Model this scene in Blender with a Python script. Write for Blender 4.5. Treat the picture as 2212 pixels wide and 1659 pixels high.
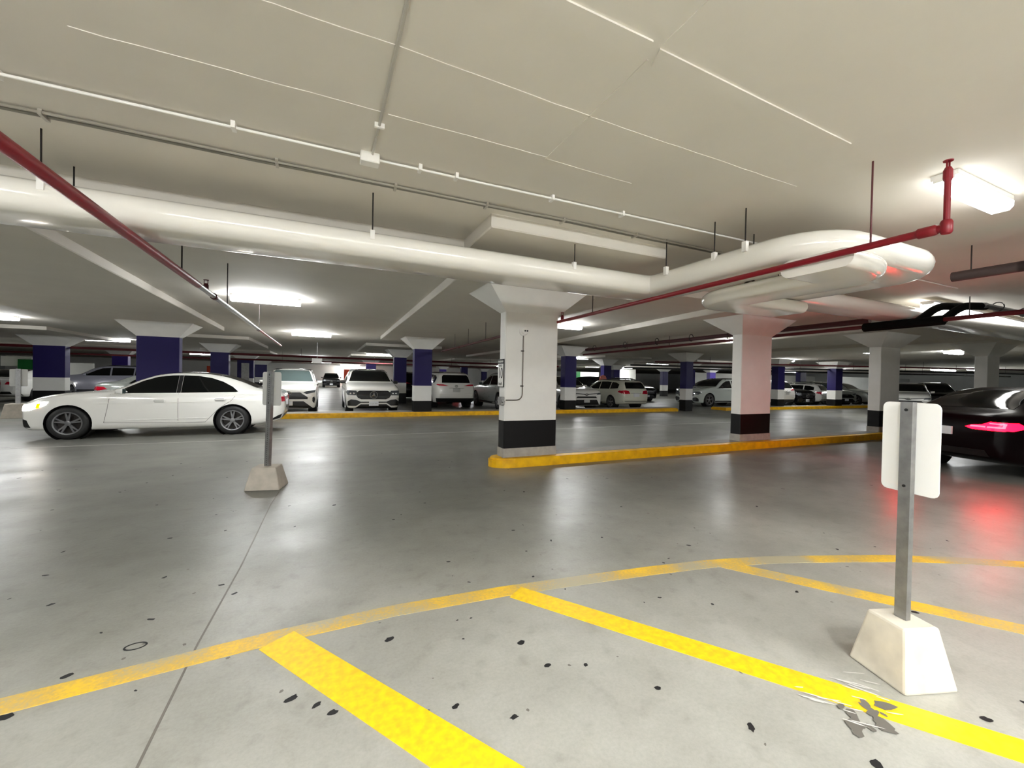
import bpy, bmesh, math, random
import numpy as np
from mathutils import Vector, Matrix
from mathutils.bvhtree import BVHTree
random.seed(7)
PI = math.pi
for o in list(bpy.data.objects):
    bpy.data.objects.remove(o)
scene = bpy.context.scene
COL = scene.collection

# ------------------------------------------------------------------ camera
YAW, PITCH, ROLL = (math.radians(a) for a in (24.284, -0.68, 1.112))
fw = Vector((math.sin(YAW)*math.cos(PITCH), math.cos(YAW)*math.cos(PITCH), math.sin(PITCH)))
rt = Vector((math.cos(YAW), -math.sin(YAW), 0))
up = rt.cross(fw)
R_ = rt*math.cos(ROLL) + up*math.sin(ROLL)
U_ = -rt*math.sin(ROLL) + up*math.cos(ROLL)
cd = bpy.data.cameras.new('camera'); cam = bpy.data.objects.new('camera', cd); COL.objects.link(cam)
cd.sensor_width = 36.0; cd.lens = 891.25/2212*36.0; cd.clip_end = 500; cd.clip_start = 0.02
cam.matrix_world = Matrix(((R_.x, U_.x, -fw.x, 0), (R_.y, U_.y, -fw.y, 0), (R_.z, U_.z, -fw.z, 1.42), (0, 0, 0, 1)))
scene.camera = cam

# ------------------------------------------------------------------ world, exposure
w = bpy.data.worlds.new('world'); scene.world = w; w.use_nodes = True
w.node_tree.nodes['Background'].inputs[0].default_value = (0.9, 0.95, 1, 1)
w.node_tree.nodes['Background'].inputs[1].default_value = 0.0
vs = scene.view_settings
scene.display_settings.display_device = 'sRGB'
vs.view_transform = 'Standard'; vs.look = 'None'; vs.gamma = 1.0; vs.use_curve_mapping = False
vs.exposure = 1.5
LAMP = 36.0          # radiance of the fluorescent diffusers
scene.cycles.use_denoising = True
scene.cycles.max_bounces = 10; scene.cycles.diffuse_bounces = 7; scene.cycles.glossy_bounces = 4
scene.cycles.sample_clamp_indirect = 8.0
scene.cycles.caustics_reflective = False; scene.cycles.caustics_refractive = False

# ------------------------------------------------------------------ materials
def lin(c):
    return tuple(((v/12.92) if v <= 0.04045 else ((v+0.055)/1.055)**2.4) for v in (x/255 for x in c))
MATS = {}
def mat(name, rgb, rough=0.5, metal=0.0, noise=0.0, scale=8.0, bump=0.0, coat=0.0, emit=None, strength=0.0, spec=0.5, alpha=None, dark=None):
    if name in MATS: return MATS[name]
    m = bpy.data.materials.new(name); m.use_nodes = True
    nt = m.node_tree; b = nt.nodes['Principled BSDF']
    c = lin(rgb)
    b.inputs['Base Color'].default_value = (*c, 1)
    b.inputs['Roughness'].default_value = rough; b.inputs['Metallic'].default_value = metal
    b.inputs['Specular IOR Level'].default_value = spec
    if coat: b.inputs['Coat Weight'].default_value = coat; b.inputs['Coat Roughness'].default_value = 0.04
    if emit is not None:
        b.inputs['Emission Color'].default_value = (*emit, 1); b.inputs['Emission Strength'].default_value = strength
    tc = nt.nodes.new('ShaderNodeTexCoord')
    nz = nt.nodes.new('ShaderNodeTexNoise'); nz.inputs['Scale'].default_value = scale; nz.inputs['Detail'].default_value = 6
    nt.links.new(tc.outputs['Object'], nz.inputs['Vector'])
    if noise:
        r = nt.nodes.new('ShaderNodeValToRGB')
        d = lin(dark) if dark else tuple(v*(1-noise) for v in c)
        r.color_ramp.elements[0].position = 0.3; r.color_ramp.elements[1].position = 0.65
        r.color_ramp.elements[0].color = (*d, 1); r.color_ramp.elements[1].color = (*c, 1)
        nt.links.new(nz.outputs['Fac'], r.inputs['Fac']); nt.links.new(r.outputs['Color'], b.inputs['Base Color'])
    if bump:
        bp = nt.nodes.new('ShaderNodeBump'); bp.inputs['Strength'].default_value = bump; bp.inputs['Distance'].default_value = 0.01
        nt.links.new(nz.outputs['Fac'], bp.inputs['Height']); nt.links.new(bp.outputs['Normal'], b.inputs['Normal'])
    if not noise and not bump:
        rr = nt.nodes.new('ShaderNodeMapRange'); rr.inputs['To Min'].default_value = rough*0.9; rr.inputs['To Max'].default_value = min(1, rough*1.1+0.01)
        nt.links.new(nz.outputs['Fac'], rr.inputs['Value']); nt.links.new(rr.outputs['Result'], b.inputs['Roughness'])
    MATS[name] = m
    return m

def floor_material():
    m = bpy.data.materials.new('sealed_concrete'); m.use_nodes = True
    nt = m.node_tree; N = nt.nodes; L = nt.links; b = N['Principled BSDF']
    tc = N.new('ShaderNodeTexCoord')
    def noise(scale, detail=6, rough=0.55, stretch=None):
        n = N.new('ShaderNodeTexNoise'); n.inputs['Scale'].default_value = scale; n.inputs['Detail'].default_value = detail; n.inputs['Roughness'].default_value = rough
        if stretch:
            mp = N.new('ShaderNodeMapping'); mp.inputs['Scale'].default_value = stretch
            L.new(tc.outputs['Object'], mp.inputs['Vector']); L.new(mp.outputs['Vector'], n.inputs['Vector'])
        else: L.new(tc.outputs['Object'], n.inputs['Vector'])
        return n
    def ramp(src, stops):
        r = N.new('ShaderNodeValToRGB'); e = r.color_ramp.elements
        e[0].position, e[0].color = stops[0][0], (*stops[0][1], 1)
        e[1].position, e[1].color = stops[-1][0], (*stops[-1][1], 1)
        for p, c in stops[1:-1]:
            x = e.new(p); x.color = (*c, 1)
        L.new(src, r.inputs['Fac']); return r
    def mixc(fac, a, bb, mode='MIX'):
        x = N.new('ShaderNodeMix'); x.data_type = 'RGBA'; x.blend_type = mode
        if isinstance(fac, float): x.inputs[0].default_value = fac
        else: L.new(fac, x.inputs[0])
        L.new(a, x.inputs[6]); L.new(bb, x.inputs[7]); return x.outputs[2]
    big = ramp(noise(0.55, 4).outputs['Fac'], [(0.2, lin((128, 128, 122))), (0.8, lin((164, 164, 159)))])
    mid = ramp(noise(3.2, 8, 0.65).outputs['Fac'], [(0.30, (0.82, 0.815, 0.80)), (0.66, (1, 1, 1))])
    fine = ramp(noise(60, 4, 0.7).outputs['Fac'], [(0.3, (0.88, 0.88, 0.87)), (0.6, (1, 1, 1))])
    c1 = mixc(1.0, big.outputs['Color'], mid.outputs['Color'], 'MULTIPLY')
    c2 = mixc(1.0, c1, fine.outputs['Color'], 'MULTIPLY')
    blot = ramp(noise(9, 3, 0.5).outputs['Fac'], [(0.20, (0.80, 0.79, 0.78)), (0.44, (1, 1, 1))])
    c3 = mixc(1.0, c2, blot.outputs['Color'], 'MULTIPLY')
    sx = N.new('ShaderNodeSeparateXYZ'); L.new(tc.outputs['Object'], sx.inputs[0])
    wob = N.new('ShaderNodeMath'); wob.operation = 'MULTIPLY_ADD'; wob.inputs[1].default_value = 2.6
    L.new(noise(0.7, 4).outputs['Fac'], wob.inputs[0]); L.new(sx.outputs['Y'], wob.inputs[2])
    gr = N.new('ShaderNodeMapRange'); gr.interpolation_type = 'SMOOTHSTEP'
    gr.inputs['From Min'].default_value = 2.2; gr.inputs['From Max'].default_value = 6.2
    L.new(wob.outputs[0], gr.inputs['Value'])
    painted_falloff = ramp(gr.outputs['Result'], [(0.0, (1.52, 1.51, 1.49)), (1.0, (0.70, 0.71, 0.695))])  # light falloff painted into the floor colour: brighter near the camera, darker beyond
    c4 = mixc(1.0, c3, painted_falloff.outputs['Color'], 'MULTIPLY')
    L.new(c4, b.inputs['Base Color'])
    rr = N.new('ShaderNodeMapRange'); rr.inputs['From Min'].default_value = 0.25; rr.inputs['From Max'].default_value = 0.75
    rr.inputs['To Min'].default_value = 0.29; rr.inputs['To Max'].default_value = 0.47
    L.new(noise(0.9, 3, 0.5, (0.7, 1.2, 1)).outputs['Fac'], rr.inputs['Value']); L.new(rr.outputs['Result'], b.inputs['Roughness'])
    b.inputs['Specular IOR Level'].default_value = 0.62
    bp = N.new('ShaderNodeBump'); bp.inputs['Strength'].default_value = 0.12; bp.inputs['Distance'].default_value = 0.01
    L.new(noise(24, 5).outputs['Fac'], bp.inputs['Height']); L.new(bp.outputs['Normal'], b.inputs['Normal'])
    return m

def line_paint():
    """worn yellow road paint: thin in patches so that concrete shows through"""
    m = bpy.data.materials.new('worn_yellow_paint'); m.use_nodes = True
    nt = m.node_tree; N = nt.nodes; L = nt.links; b = N['Principled BSDF']
    tc = N.new('ShaderNodeTexCoord')
    n1 = N.new('ShaderNodeTexNoise'); n1.inputs['Scale'].default_value = 1.6; n1.inputs['Detail'].default_value = 3
    n2 = N.new('ShaderNodeTexNoise'); n2.inputs['Scale'].default_value = 55; n2.inputs['Detail'].default_value = 6; n2.inputs['Roughness'].default_value = 0.7
    L.new(tc.outputs['Object'], n1.inputs['Vector']); L.new(tc.outputs['Object'], n2.inputs['Vector'])
    ad = N.new('ShaderNodeMath'); ad.operation = 'MULTIPLY_ADD'; ad.inputs[1].default_value = 0.45
    L.new(n2.outputs['Fac'], ad.inputs[0]); L.new(n1.outputs['Fac'], ad.inputs[2])
    r = N.new('ShaderNodeValToRGB'); e = r.color_ramp.elements
    e[0].position, e[0].color = 0.62, (*lin((176, 168, 140)), 1)
    e[1].position, e[1].color = 0.90, (*lin((246, 200, 30)), 1)
    x = e.new(0.76); x.color = (*lin((214, 178, 84)), 1)
    L.new(ad.outputs[0], r.inputs['Fac']); L.new(r.outputs['Color'], b.inputs['Base Color'])
    b.inputs['Roughness'].default_value = 0.45
    return m

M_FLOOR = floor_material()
M_LINE = line_paint()
M_LINE2 = mat('fresh_yellow_paint', (252, 216, 8), 0.45, noise=0.25, scale=30, dark=(236, 190, 34))
M_CEIL = mat('painted_slab', (222, 217, 208), 0.75, noise=0.06, scale=1.2, bump=0.10)
M_WHITE = mat('white_column_paint', (236, 235, 231), 0.5, noise=0.04, scale=5)
M_BLACKBAND = mat('black_column_paint', (13, 13, 13), 0.5, spec=0.25)
M_BASECONC = mat('bare_concrete', (172, 168, 160), 0.8, noise=0.2, scale=12, bump=0.2)
M_BLUE = mat('navy_column_paint', (27, 18, 82), 0.5, spec=0.3)
M_GREEN = mat('green_wall_paint', (14, 110, 46), 0.5)
M_ORANGE = mat('orange_wall_paint', (220, 70, 24), 0.5)
M_WALL = mat('white_wall_paint', (232, 232, 226), 0.7, noise=0.05, scale=1)
M_WALLGREY = mat('grey_wall_paint', (176, 178, 176), 0.8, noise=0.1, scale=1)
M_CURB = mat('yellow_curb_paint', (244, 190, 0), 0.5, noise=0.35, scale=7, bump=0.2, dark=(214, 158, 12))
M_CURBTOP = mat('curb_concrete', (150, 146, 138), 0.7, noise=0.25, scale=6)
M_DUCT = mat('glossy_duct_jacket', (236, 233, 226), 0.16, coat=0.3)
M_RED = mat('red_pipe_paint', (126, 9, 27), 0.38)
M_DKRED = mat('dark_red_pipe_paint', (80, 8, 18), 0.45)
M_STEEL = mat('galvanised_steel', (165, 165, 165), 0.38, 0.85, noise=0.25, scale=20)
M_DARKSTEEL = mat('dark_steel', (48, 44, 42), 0.5, 0.6)
M_CONDUIT = mat('white_conduit', (240, 238, 234), 0.35)
M_CABLE = mat('grey_conduit', (190, 186, 178), 0.35, 0.3)
M_BLACK = mat('black_rubber', (14, 14, 15), 0.6)
M_INSUL = mat('black_insulation', (9, 10, 9), 0.8, bump=0.4, scale=30, spec=0.1)
M_BLOCK = mat('cast_concrete_block', (228, 220, 204), 0.85, noise=0.24, scale=7, bump=0.15)
M_BLOCK2 = mat('grey_concrete_block', (186, 178, 166), 0.85, noise=0.2, scale=9, bump=0.2)
M_SIGNBACK = mat('sign_back_white', (250, 250, 249), 0.4)
M_SIGNGREY = mat('sign_back_aluminium', (196, 196, 192), 0.45, 0.2)
M_SIGNWHITE = mat('sign_face_white', (236, 234, 230), 0.4)
M_INK = mat('sign_ink_black', (18, 18, 18), 0.5)
M_EMIT = mat('fluorescent_diffuser', (250, 250, 250), 0.4, emit=(0.98, 1.0, 1.0), strength=LAMP)
M_EMITFAR = mat('bright_diffuser', (250, 250, 250), 0.4, emit=(0.985, 1.0, 1.0), strength=27.0)
M_EMITSOFT = mat('soft_diffuser', (250, 250, 250), 0.4, emit=(0.98, 1.0, 1.0), strength=3.5)
M_EMITDIM = mat('dim_diffuser', (250, 250, 250), 0.4, emit=(1.0, 0.99, 0.96), strength=4.0)
M_PLASTIC = mat('white_plastic', (236, 234, 230), 0.3)
M_STAIN = mat('black_stain', (24, 24, 26), 0.6)
M_STAIN2 = mat('grey_stain', (110, 106, 99), 0.5)
M_PAINT_W = mat('car_paint_white', (238, 237, 232), 0.22, coat=0.8)
M_PAINT_S = mat('car_paint_silver', (176, 182, 178), 0.28, 0.35, coat=0.8)
M_PAINT_K = mat('car_paint_black', (5, 5, 6), 0.2, spec=0.25)
M_PAINT_G = mat('car_paint_grey', (66, 70, 76), 0.25, 0.4, coat=0.8)
M_PAINT_B = mat('car_paint_dark_red', (8, 1, 3), 0.25, spec=0.16)
M_GLASS = mat('dark_tinted_glass', (8, 10, 10), 0.05, spec=0.35)
M_GLASS2 = mat('grey_tinted_glass', (70, 84, 84), 0.06, spec=0.7)
M_TRIM = mat('black_trim', (12, 12, 13), 0.4)
M_SEAM = mat('panel_gap', (70, 70, 68), 0.7)
M_CHROME = mat('chrome', (215, 215, 215), 0.12, 1.0)
M_RIM = mat('alloy_rim', (150, 150, 150), 0.3, 0.8)
M_RIMDK = mat('dark_alloy_rim', (120, 120, 122), 0.3, 0.6)
M_TAIL = mat('red_lamp_lens', (190, 16, 42), 0.15, coat=0.5)
M_TAILON = mat('lit_red_lamp', (255, 20, 50), 0.2, emit=(1.0, 0.0006, 0.0045), strength=13)
M_TAILHOT = mat('lit_red_lamp_core', (255, 160, 170), 0.2, emit=(1.0, 0.004, 0.008), strength=18)
M_TAILDIM = mat('weak_red_lamp', (255, 40, 40), 0.2, emit=(1.0, 0.03, 0.04), strength=1.2)
M_HEAD = mat('lamp_glass', (96, 100, 104), 0.08, 0.3)
M_HEADON = mat('lit_headlamp', (255, 250, 240), 0.2, emit=(1, 0.97, 0.92), strength=10)
M_AMBER = mat('lit_amber_lamp', (255, 170, 0), 0.2, emit=(1, 0.5, 0.0), strength=5)
M_PLATE = mat('licence_plate_white', (226, 228, 232), 0.4)
M_POSTER = mat('poster_grey', (186, 186, 184), 0.5, noise=0.25, scale=9)

# ------------------------------------------------------------------ mesh helpers
def link(o, parent=None):
    COL.objects.link(o)
    if parent is not None: o.parent = parent
    return o
def obj(name, bm, m, parent=None, loc=None, smooth=False, sharp=35):
    me = bpy.data.meshes.new(name)
    bmesh.ops.recalc_face_normals(bm, faces=bm.faces)
    bm.to_mesh(me); bm.free()
    for x in (m if isinstance(m, (list, tuple)) else [m]): me.materials.append(x)
    if smooth:
        me.shade_smooth(); me.set_sharp_from_angle(angle=math.radians(sharp))
    o = bpy.data.objects.new(name, me)
    if loc is not None: o.location = loc
    return link(o, parent)
def tag(o, label=None, cat=None, group=None, kind=None):
    if label: o['label'] = label
    if cat: o['category'] = cat
    if group: o['group'] = group
    if kind: o['kind'] = kind
    return o
def thing(name, label, cat, loc=(0, 0, 0), rz=0, group=None):
    o = bpy.data.objects.new(name, None); COL.objects.link(o)
    o.location = loc; o.rotation_euler = (0, 0, rz); o.empty_display_size = 0.2
    return tag(o, label, cat, group)
def new(): return bmesh.new()
def box(bm, x0, x1, y0, y1, z0, z1, mi=0):
    v = [bm.verts.new((x, y, z)) for z in (z0, z1) for y in (y0, y1) for x in (x0, x1)]
    fs = [bm.faces.new([v[i] for i in f]) for f in ((0, 2, 3, 1), (4, 5, 7, 6), (0, 1, 5, 4), (2, 6, 7, 3), (0, 4, 6, 2), (1, 3, 7, 5))]
    for f in fs: f.material_index = mi
    return v
def prism(bm, poly, z0, z1):
    a = [bm.verts.new((x, y, z0)) for x, y in poly]; b = [bm.verts.new((x, y, z1)) for x, y in poly]
    n = len(poly)
    bm.faces.new(a[::-1]); bm.faces.new(b)
    for i in range(n): bm.faces.new((a[i], a[(i+1) % n], b[(i+1) % n], b[i]))
def frustum(bm, lo, hi, z0, z1):
    a = [bm.verts.new((x, y, z0)) for x, y in lo]; b = [bm.verts.new((x, y, z1)) for x, y in hi]
    n = len(lo)
    bm.faces.new(a[::-1]); bm.faces.new(b)
    for i in range(n): bm.faces.new((a[i], a[(i+1) % n], b[(i+1) % n], b[i]))
def frame_at(pts, i):
    p = Vector(pts[i])
    a = Vector(pts[max(i-1, 0)]); b = Vector(pts[min(i+1, len(pts)-1)])
    t = (b-a).normalized()
    h = Vector((0, 0, 1)) if abs(t.z) < 0.9 else Vector((0, 1, 0))
    s = t.cross(h).normalized(); u = s.cross(t).normalized()
    return p, s, u
def sweep(bm, pts, prof, cap=True):
    """prof: list of (side, up) offsets"""
    rings = []
    for i in range(len(pts)):
        p, s, u = frame_at(pts, i)
        # keep width at bends
        k = 1.0
        if 0 < i < len(pts)-1:
            d1 = (Vector(pts[i])-Vector(pts[i-1])).normalized(); d2 = (Vector(pts[i+1])-Vector(pts[i])).normalized()
            k = 1/max(0.5, math.cos(d1.angle(d2)/2)) if d1.length and d2.length else 1
        rings.append([bm.verts.new(p + s*a*k + u*b) for a, b in prof])
    n = len(prof)
    for r0, r1 in zip(rings, rings[1:]):
        for j in range(n): bm.faces.new((r0[j], r0[(j+1) % n], r1[(j+1) % n], r1[j]))
    if cap: bm.faces.new(rings[0][::-1]); bm.faces.new(rings[-1])
def circ(r, n=10): return [(r*math.cos(2*PI*k/n), r*math.sin(2*PI*k/n)) for k in range(n)]
def tube(bm, a, b, r, n=10): sweep(bm, [a, b], circ(r, n))
def bend(pts, r, n=6):
    """round the corners of a polyline"""
    out = [Vector(pts[0])]
    for i in range(1, len(pts)-1):
        p = Vector(pts[i]); a = (Vector(pts[i-1])-p); b = (Vector(pts[i+1])-p)
        q = min(r, a.length*0.49, b.length*0.49); a.normalize(); b.normalize()
        for k in range(n+1):
            t = k/n
            out.append((p+a*q)*(1-t)**2 + p*2*t*(1-t) + (p+b*q)*t*t)
    out.append(Vector(pts[-1])); return out
def lathe(bm, prof, axis='z', n=24, org=(0, 0, 0), closed=False):
    rings = []
    for r, h in prof:
        ring = []
        for k in range(n):
            a = 2*PI*k/n; c, s = r*math.cos(a), r*math.sin(a)
            v = {'z': (c, s, h), 'y': (c, h, s), 'x': (h, c, s)}[axis]
            ring.append(bm.verts.new((v[0]+org[0], v[1]+org[1], v[2]+org[2])))
        rings.append(ring)
    m = len(rings)
    for i in range(m if closed else m-1):
        r0, r1 = rings[i], rings[(i+1) % m]
        for k in range(n): bm.faces.new((r0[k], r0[(k+1) % n], r1[(k+1) % n], r1[k]))
    if not closed: bm.faces.new(rings[0]); bm.faces.new(rings[-1])
def bevel(bm, w, seg=2):
    bmesh.ops.bevel(bm, geom=bm.edges[:], offset=w, segments=seg, profile=0.5, affect='EDGES', clamp_overlap=True)
def children(o): return [c for c in bpy.data.objects if c.parent == o]
def copy_tree(o, kids, parent=None):
    c = o.copy(); COL.objects.link(c)
    if parent is not None: c.parent = parent
    for ch in kids.get(o.name, ()): copy_tree(ch, kids, c)
    return c
def kid_map(root):
    m = {}
    st = [root]
    while st:
        x = st.pop(); m[x.name] = list(x.children); st += list(x.children)
    return m
def text_part(name, s, size, m, parent, loc, rot, sx=1.0, depth=0.001):
    c = bpy.data.curves.new(name, 'FONT'); c.body = s; c.size = size; c.align_x = 'CENTER'; c.align_y = 'CENTER'; c.extrude = depth
    c.materials.append(m)
    o = bpy.data.objects.new(name, c); o.location = loc; o.rotation_euler = rot; o.scale = (sx, 1, 1)
    link(o, parent)
    bpy.context.view_layer.update()
    me = bpy.data.meshes.new_from_object(o)
    q = bpy.data.objects.new(name, me); q.location = loc; q.rotation_euler = rot; q.scale = (sx, 1, 1)
    bpy.data.objects.remove(o); bpy.data.curves.remove(c)
    return link(q, parent)

# ------------------------------------------------------------------ structure: floor, ceiling, walls
X0, X1, Y0, Y1, ZC, ZD = -32, 62, -9, 64, 3.0, 2.87
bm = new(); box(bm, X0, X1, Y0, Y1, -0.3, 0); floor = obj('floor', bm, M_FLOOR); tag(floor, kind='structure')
bm = new(); box(bm, X0, X1, Y0, Y1, ZC, ZC+0.3); ceiling = obj('ceiling', bm, M_CEIL); tag(ceiling, kind='structure')
for n, a in (('wall_left', (X0-0.3, X0, Y0, Y1)), ('wall_right', (X1, X1+0.3, Y0, Y1)), ('wall_front', (X0, X1, Y0-0.3, Y0)), ('wall_back', (X0, X1, Y1, Y1+0.3))):
    bm = new(); box(bm, *a, -0.3, ZC+0.3); wl = obj(n, bm, M_WALLGREY if n != 'wall_back' else M_WALL); tag(wl, kind='structure')
wall_back = wl
def drop(poly, name='drop_panel'):
    bm = new(); prism(bm, poly, ZD, ZC+0.02)
    bmesh.ops.bevel(bm, geom=[e for e in bm.edges if all(abs(v.co.z-ZD) < 1e-5 for v in e.verts)], offset=0.012, segments=1, affect='EDGES')
    return obj(name, bm, M_CEIL, ceiling)
def rect(a, b, c, d): return [(a, c), (b, c), (b, d), (a, d)]
drop(rect(-16, 1.42, 4.55, 5.86)); drop(rect(1.42, 3.62, 3.70, 5.86)); drop(rect(3.62, 7.2, 5.16, 5.86))
drop([(1.72, 5.86), (4.9, 5.86), (4.9, 16.9), (1.93, 16.9)])
drop([(-2.80, 5.86), (-3.18, 16.9), (-6.8, 16.9), (-6.6, 5.86)])
drop([(7.2, 4.4), (10.6, 4.4), (10.9, 14.1), (8.25, 14.1)])
drop([(12.9, 4.4), (16.2, 4.4), (16.5, 14.1), (13.6, 14.1)])
drop(rect(18.3, 22, 4.4, 14.1))
for cx in (-11.0, -4.75, 3.6, 10.6, 17.4, 25.1):
    drop(rect(cx-1.9, cx+1.75, 20.6, 27.0))
for cx in (-12.0, -5.3, 3.5, 11.1, 24.2): drop(rect(cx-1.9, cx+1.9, 31.5, 38.0))
# formwork joints of the slab near the camera: thin ridges, and a patched raised strip
def ridge(a, b, wd=0.009, h=0.004, name='joint_ridge', m=M_CEIL):
    bm = new(); d = (Vector(b)-Vector(a)); n = max(2, int(d.length/0.12)); rng = random.Random(int(abs(a[0]*97+a[1]*31+b[0]*13)))
    px = Vector((-d.y, d.x)).normalized()
    L_, R2 = [], []
    for i in range(n+1):
        p = Vector(a) + d*(i/n); j = wd*(0.5+0.5*rng.random()); q = (rng.random()-0.5)*0.006
        L_.append(p+px*(j+q)); R2.append(p-px*(j-q))
    top = [(v.x, v.y) for v in L_]; bot = [(v.x, v.y) for v in R2]
    for i in range(n):
        prism(bm, [top[i], top[i+1], bot[i+1], bot[i]], ZC-h, ZC+0.01)
    return obj(name, bm, m, ceiling)
ridge((-1.1, 2.6), (0.28, 2.6)); ridge((-0.6, 2.06), (0.28, 2.055)); ridge((0.30, 2.055), (1.42, 2.09)); ridge((0.32, 2.6), (1.41, 2.6), 0.006)
ridge((1.42, 2.09), (3.4, 2.1), 0.004, 0.003); ridge((1.42, 0.2), (1.42, 1.50), 0.006, 0.004); ridge((1.42, 1.6), (1.41, 2.62), 0.006, 0.004)
ridge((1.41, 2.62), (2.2, 2.64), 0.003, 0.003)
bm = new()
prism(bm, [(0.2, 1.485), (1.36, 1.500), (1.36, 1.595), (1.24, 1.61), (0.2, 1.60)], ZC-0.009, ZC+0.01)
obj('patched_joint', bm, M_CEIL, ceiling)
bm = new()
prism(bm, [(1.42, 1.52), (2.2, 1.545), (3.1, 1.57), (3.1, 1.585), (2.4, 1.635), (1.46, 1.62)], ZC-0.008, ZC+0.01)
obj('patched_joint', bm, M_CEIL, ceiling)
# saw joint across the floor
bm = new()
pts = [(-0.59, 0.6), (-0.60, 1.9), (-0.595, 2.62), (-0.555, 3.56), (-0.53, 5.2), (-0.5, 5.7)]
sweep(bm, [(x, y, 0.0005) for x, y in pts], [(-0.005, -0.003), (0.005, -0.003), (0.005, 0.0005), (-0.005, 0.0005)])
obj('saw_joint', bm, M_STAIN2, floor)
bm = new(); box(bm, -14, 14, 10.43, 10.455, -0.01, 0.0015); obj('joint_filler', bm, mat('pale_filler', (196, 196, 192), 0.5), floor)

# ------------------------------------------------------------------ stains on the floor
BLOBS = [0]
def blob(bm, x, y, r, st=1.0, ang=0.0, z=0.0012, n=11):
    BLOBS[0] += 1; z += BLOBS[0]*2.5e-6
    rng = random.Random(int(x*1000)+int(y*777))
    vs_ = []
    for k in range(n):
        a = 2*PI*k/n; q = r*(0.7+0.5*rng.random())
        u, v = q*st*math.cos(a), q*math.sin(a)
        vs_.append(bm.verts.new((x+u*math.cos(ang)-v*math.sin(ang), y+u*math.sin(ang)+v*math.cos(ang), z)))
    bm.faces.new(vs_)
STAINS = [(0.33, 2.28, .018), (0.98, 1.98, .017), (0.72, 2.31, .006), (0.80, 2.30, .007), (1.02, 1.77, .014), (0.53, 1.70, .012), (0.74, 1.55, .013), (-0.12, 2.02, .020), (0.04, 1.87, .016), (-0.02, 1.94, .014),
 (-0.78, 2.46, .017), (-1.08, 2.57, .015), (-1.18, 2.36, .02), (1.20, 1.70, .010), (1.42, 1.44, .012), (1.62, 1.12, .016), (-0.62, 3.3, .014), (-0.52, 3.14, .013), (0.88, 3.08, .012), (1.38, 2.62, .01), (2.02, 2.05, .01), (2.28, 1.86, .01),
 (-1.75, 3.9, .014), (-1.5, 3.4, .014), (-1.2, 4.4, .014), (0.1, 4.9, .018), (1.62, 3.5, .014), (2.3, 3.05, .013), (2.9, 2.62, .014), (3.1, 2.2, .01), (3.4, 1.3, .016), (1.9, 0.82, .02), (2.6, 0.75, .015), (2.9, 0.72, .012), (0.7, 2.13, .006), (1.5, 2.38, .006)]
bm = new()
for i, (x, y, r) in enumerate(STAINS): blob(bm, x, y, r, 1.5, 0.3+0.7*math.sin(i*3.1))
rng = random.Random(3)
for k in range(150):
    x = rng.uniform(-4, 8); y = rng.uniform(1.6, 9)
    blob(bm, x, y, rng.uniform(.004, .014), rng.uniform(1, 2.2), rng.uniform(0, 3))
obj('rubber_spots', bm, M_STAIN, floor)['kind'] = 'stuff'
bm = new()
for k in range(120):
    x = rng.uniform(-2.5, 5); y = rng.uniform(0.8, 6)
    blob(bm, x, y, rng.uniform(.003, .009), rng.uniform(1, 2.0), rng.uniform(0, 3), 0.0006)
for k in range(16):
    blob(bm, 2.12+rng.gauss(0, .10), 0.96+rng.gauss(0, .05), rng.uniform(.008, .03), 1.8, rng.uniform(0, 3), 0.0045)
obj('faint_spots', bm, M_STAIN2, floor)['kind'] = 'stuff'
bm = new()
sweep(bm, [(-0.88+0.045*math.cos(a), 2.72+0.03*math.sin(a), 0.001) for a in [k*2*PI/18 for k in range(19)]], [(-.004, 0), (.004, 0), (.004, .001), (-.004, .001)])
obj('ring_stain', bm, M_STAIN, floor)
# chalky scrape marks around the near sign block
bm = new()
for k in range(22):
    x = 2.22+rng.uniform(-.22, .22); y = 1.03+rng.uniform(-.12, .16); l = rng.uniform(.02, .07)
    blob(bm, x, y, .004, l/.004, 2.35+rng.uniform(-.3, .3), 0.0048)
obj('chalk_scuffs', bm, mat('chalk', (214, 212, 208), 0.8), floor)['kind'] = 'stuff'

# ------------------------------------------------------------------ painted lines
def stripe(pts, wd, m, label, z=0.003):
    bm = new()
    P = [Vector((x, y, 0)) for x, y in pts]
    L_, R2 = [], []
    for i, p in enumerate(P):
        t = (P[min(i+1, len(P)-1)]-P[max(i-1, 0)]).normalized(); s = Vector((-t.y, t.x, 0))
        L_.append(p+s*wd/2); R2.append(p-s*wd/2)
    for i in range(len(P)-1):
        q = [(v.x, v.y) for v in (R2[i], R2[i+1], L_[i+1], L_[i])]
        prism(bm, q, 0.0, z)
    bmesh.ops.remove_doubles(bm, verts=bm.verts, dist=1e-6)
    o = obj('painted_line', bm, m); return tag(o, label, 'floor marking')
stripe([(-2.1, 2.36), (-1.23, 2.44), (-0.7, 2.49), (-0.2, 2.535), (0.4, 2.55), (1.1, 2.51), (1.7, 2.44), (2.25, 2.37), (2.78, 2.285), (3.3, 2.15), (3.8, 1.97), (4.3, 1.78), (4.75, 1.56), (5.2, 1.29), (5.9, 0.85), (6.6, 0.35)], 0.125, M_LINE,
       'long curving worn yellow line along the ends of the parking stalls')
stripe([(-0.22, 2.50), (0.52, 1.40), (0.95, 0.76)], 0.185, M_LINE2, 'bright wide yellow stall line running to the bottom edge, leftmost of three', 0.0036)
stripe([(1.17, 2.47), (2.51, 0.62), (2.95, 0.02)], 0.15, M_LINE2, 'yellow stall line passing in front of the near concrete sign block', 0.0036)
stripe([(2.85, 2.25), (3.77, 0.95), (4.3, 0.2)], 0.14, M_LINE, 'faded yellow stall line passing behind the near concrete sign block', 0.0036)

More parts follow.
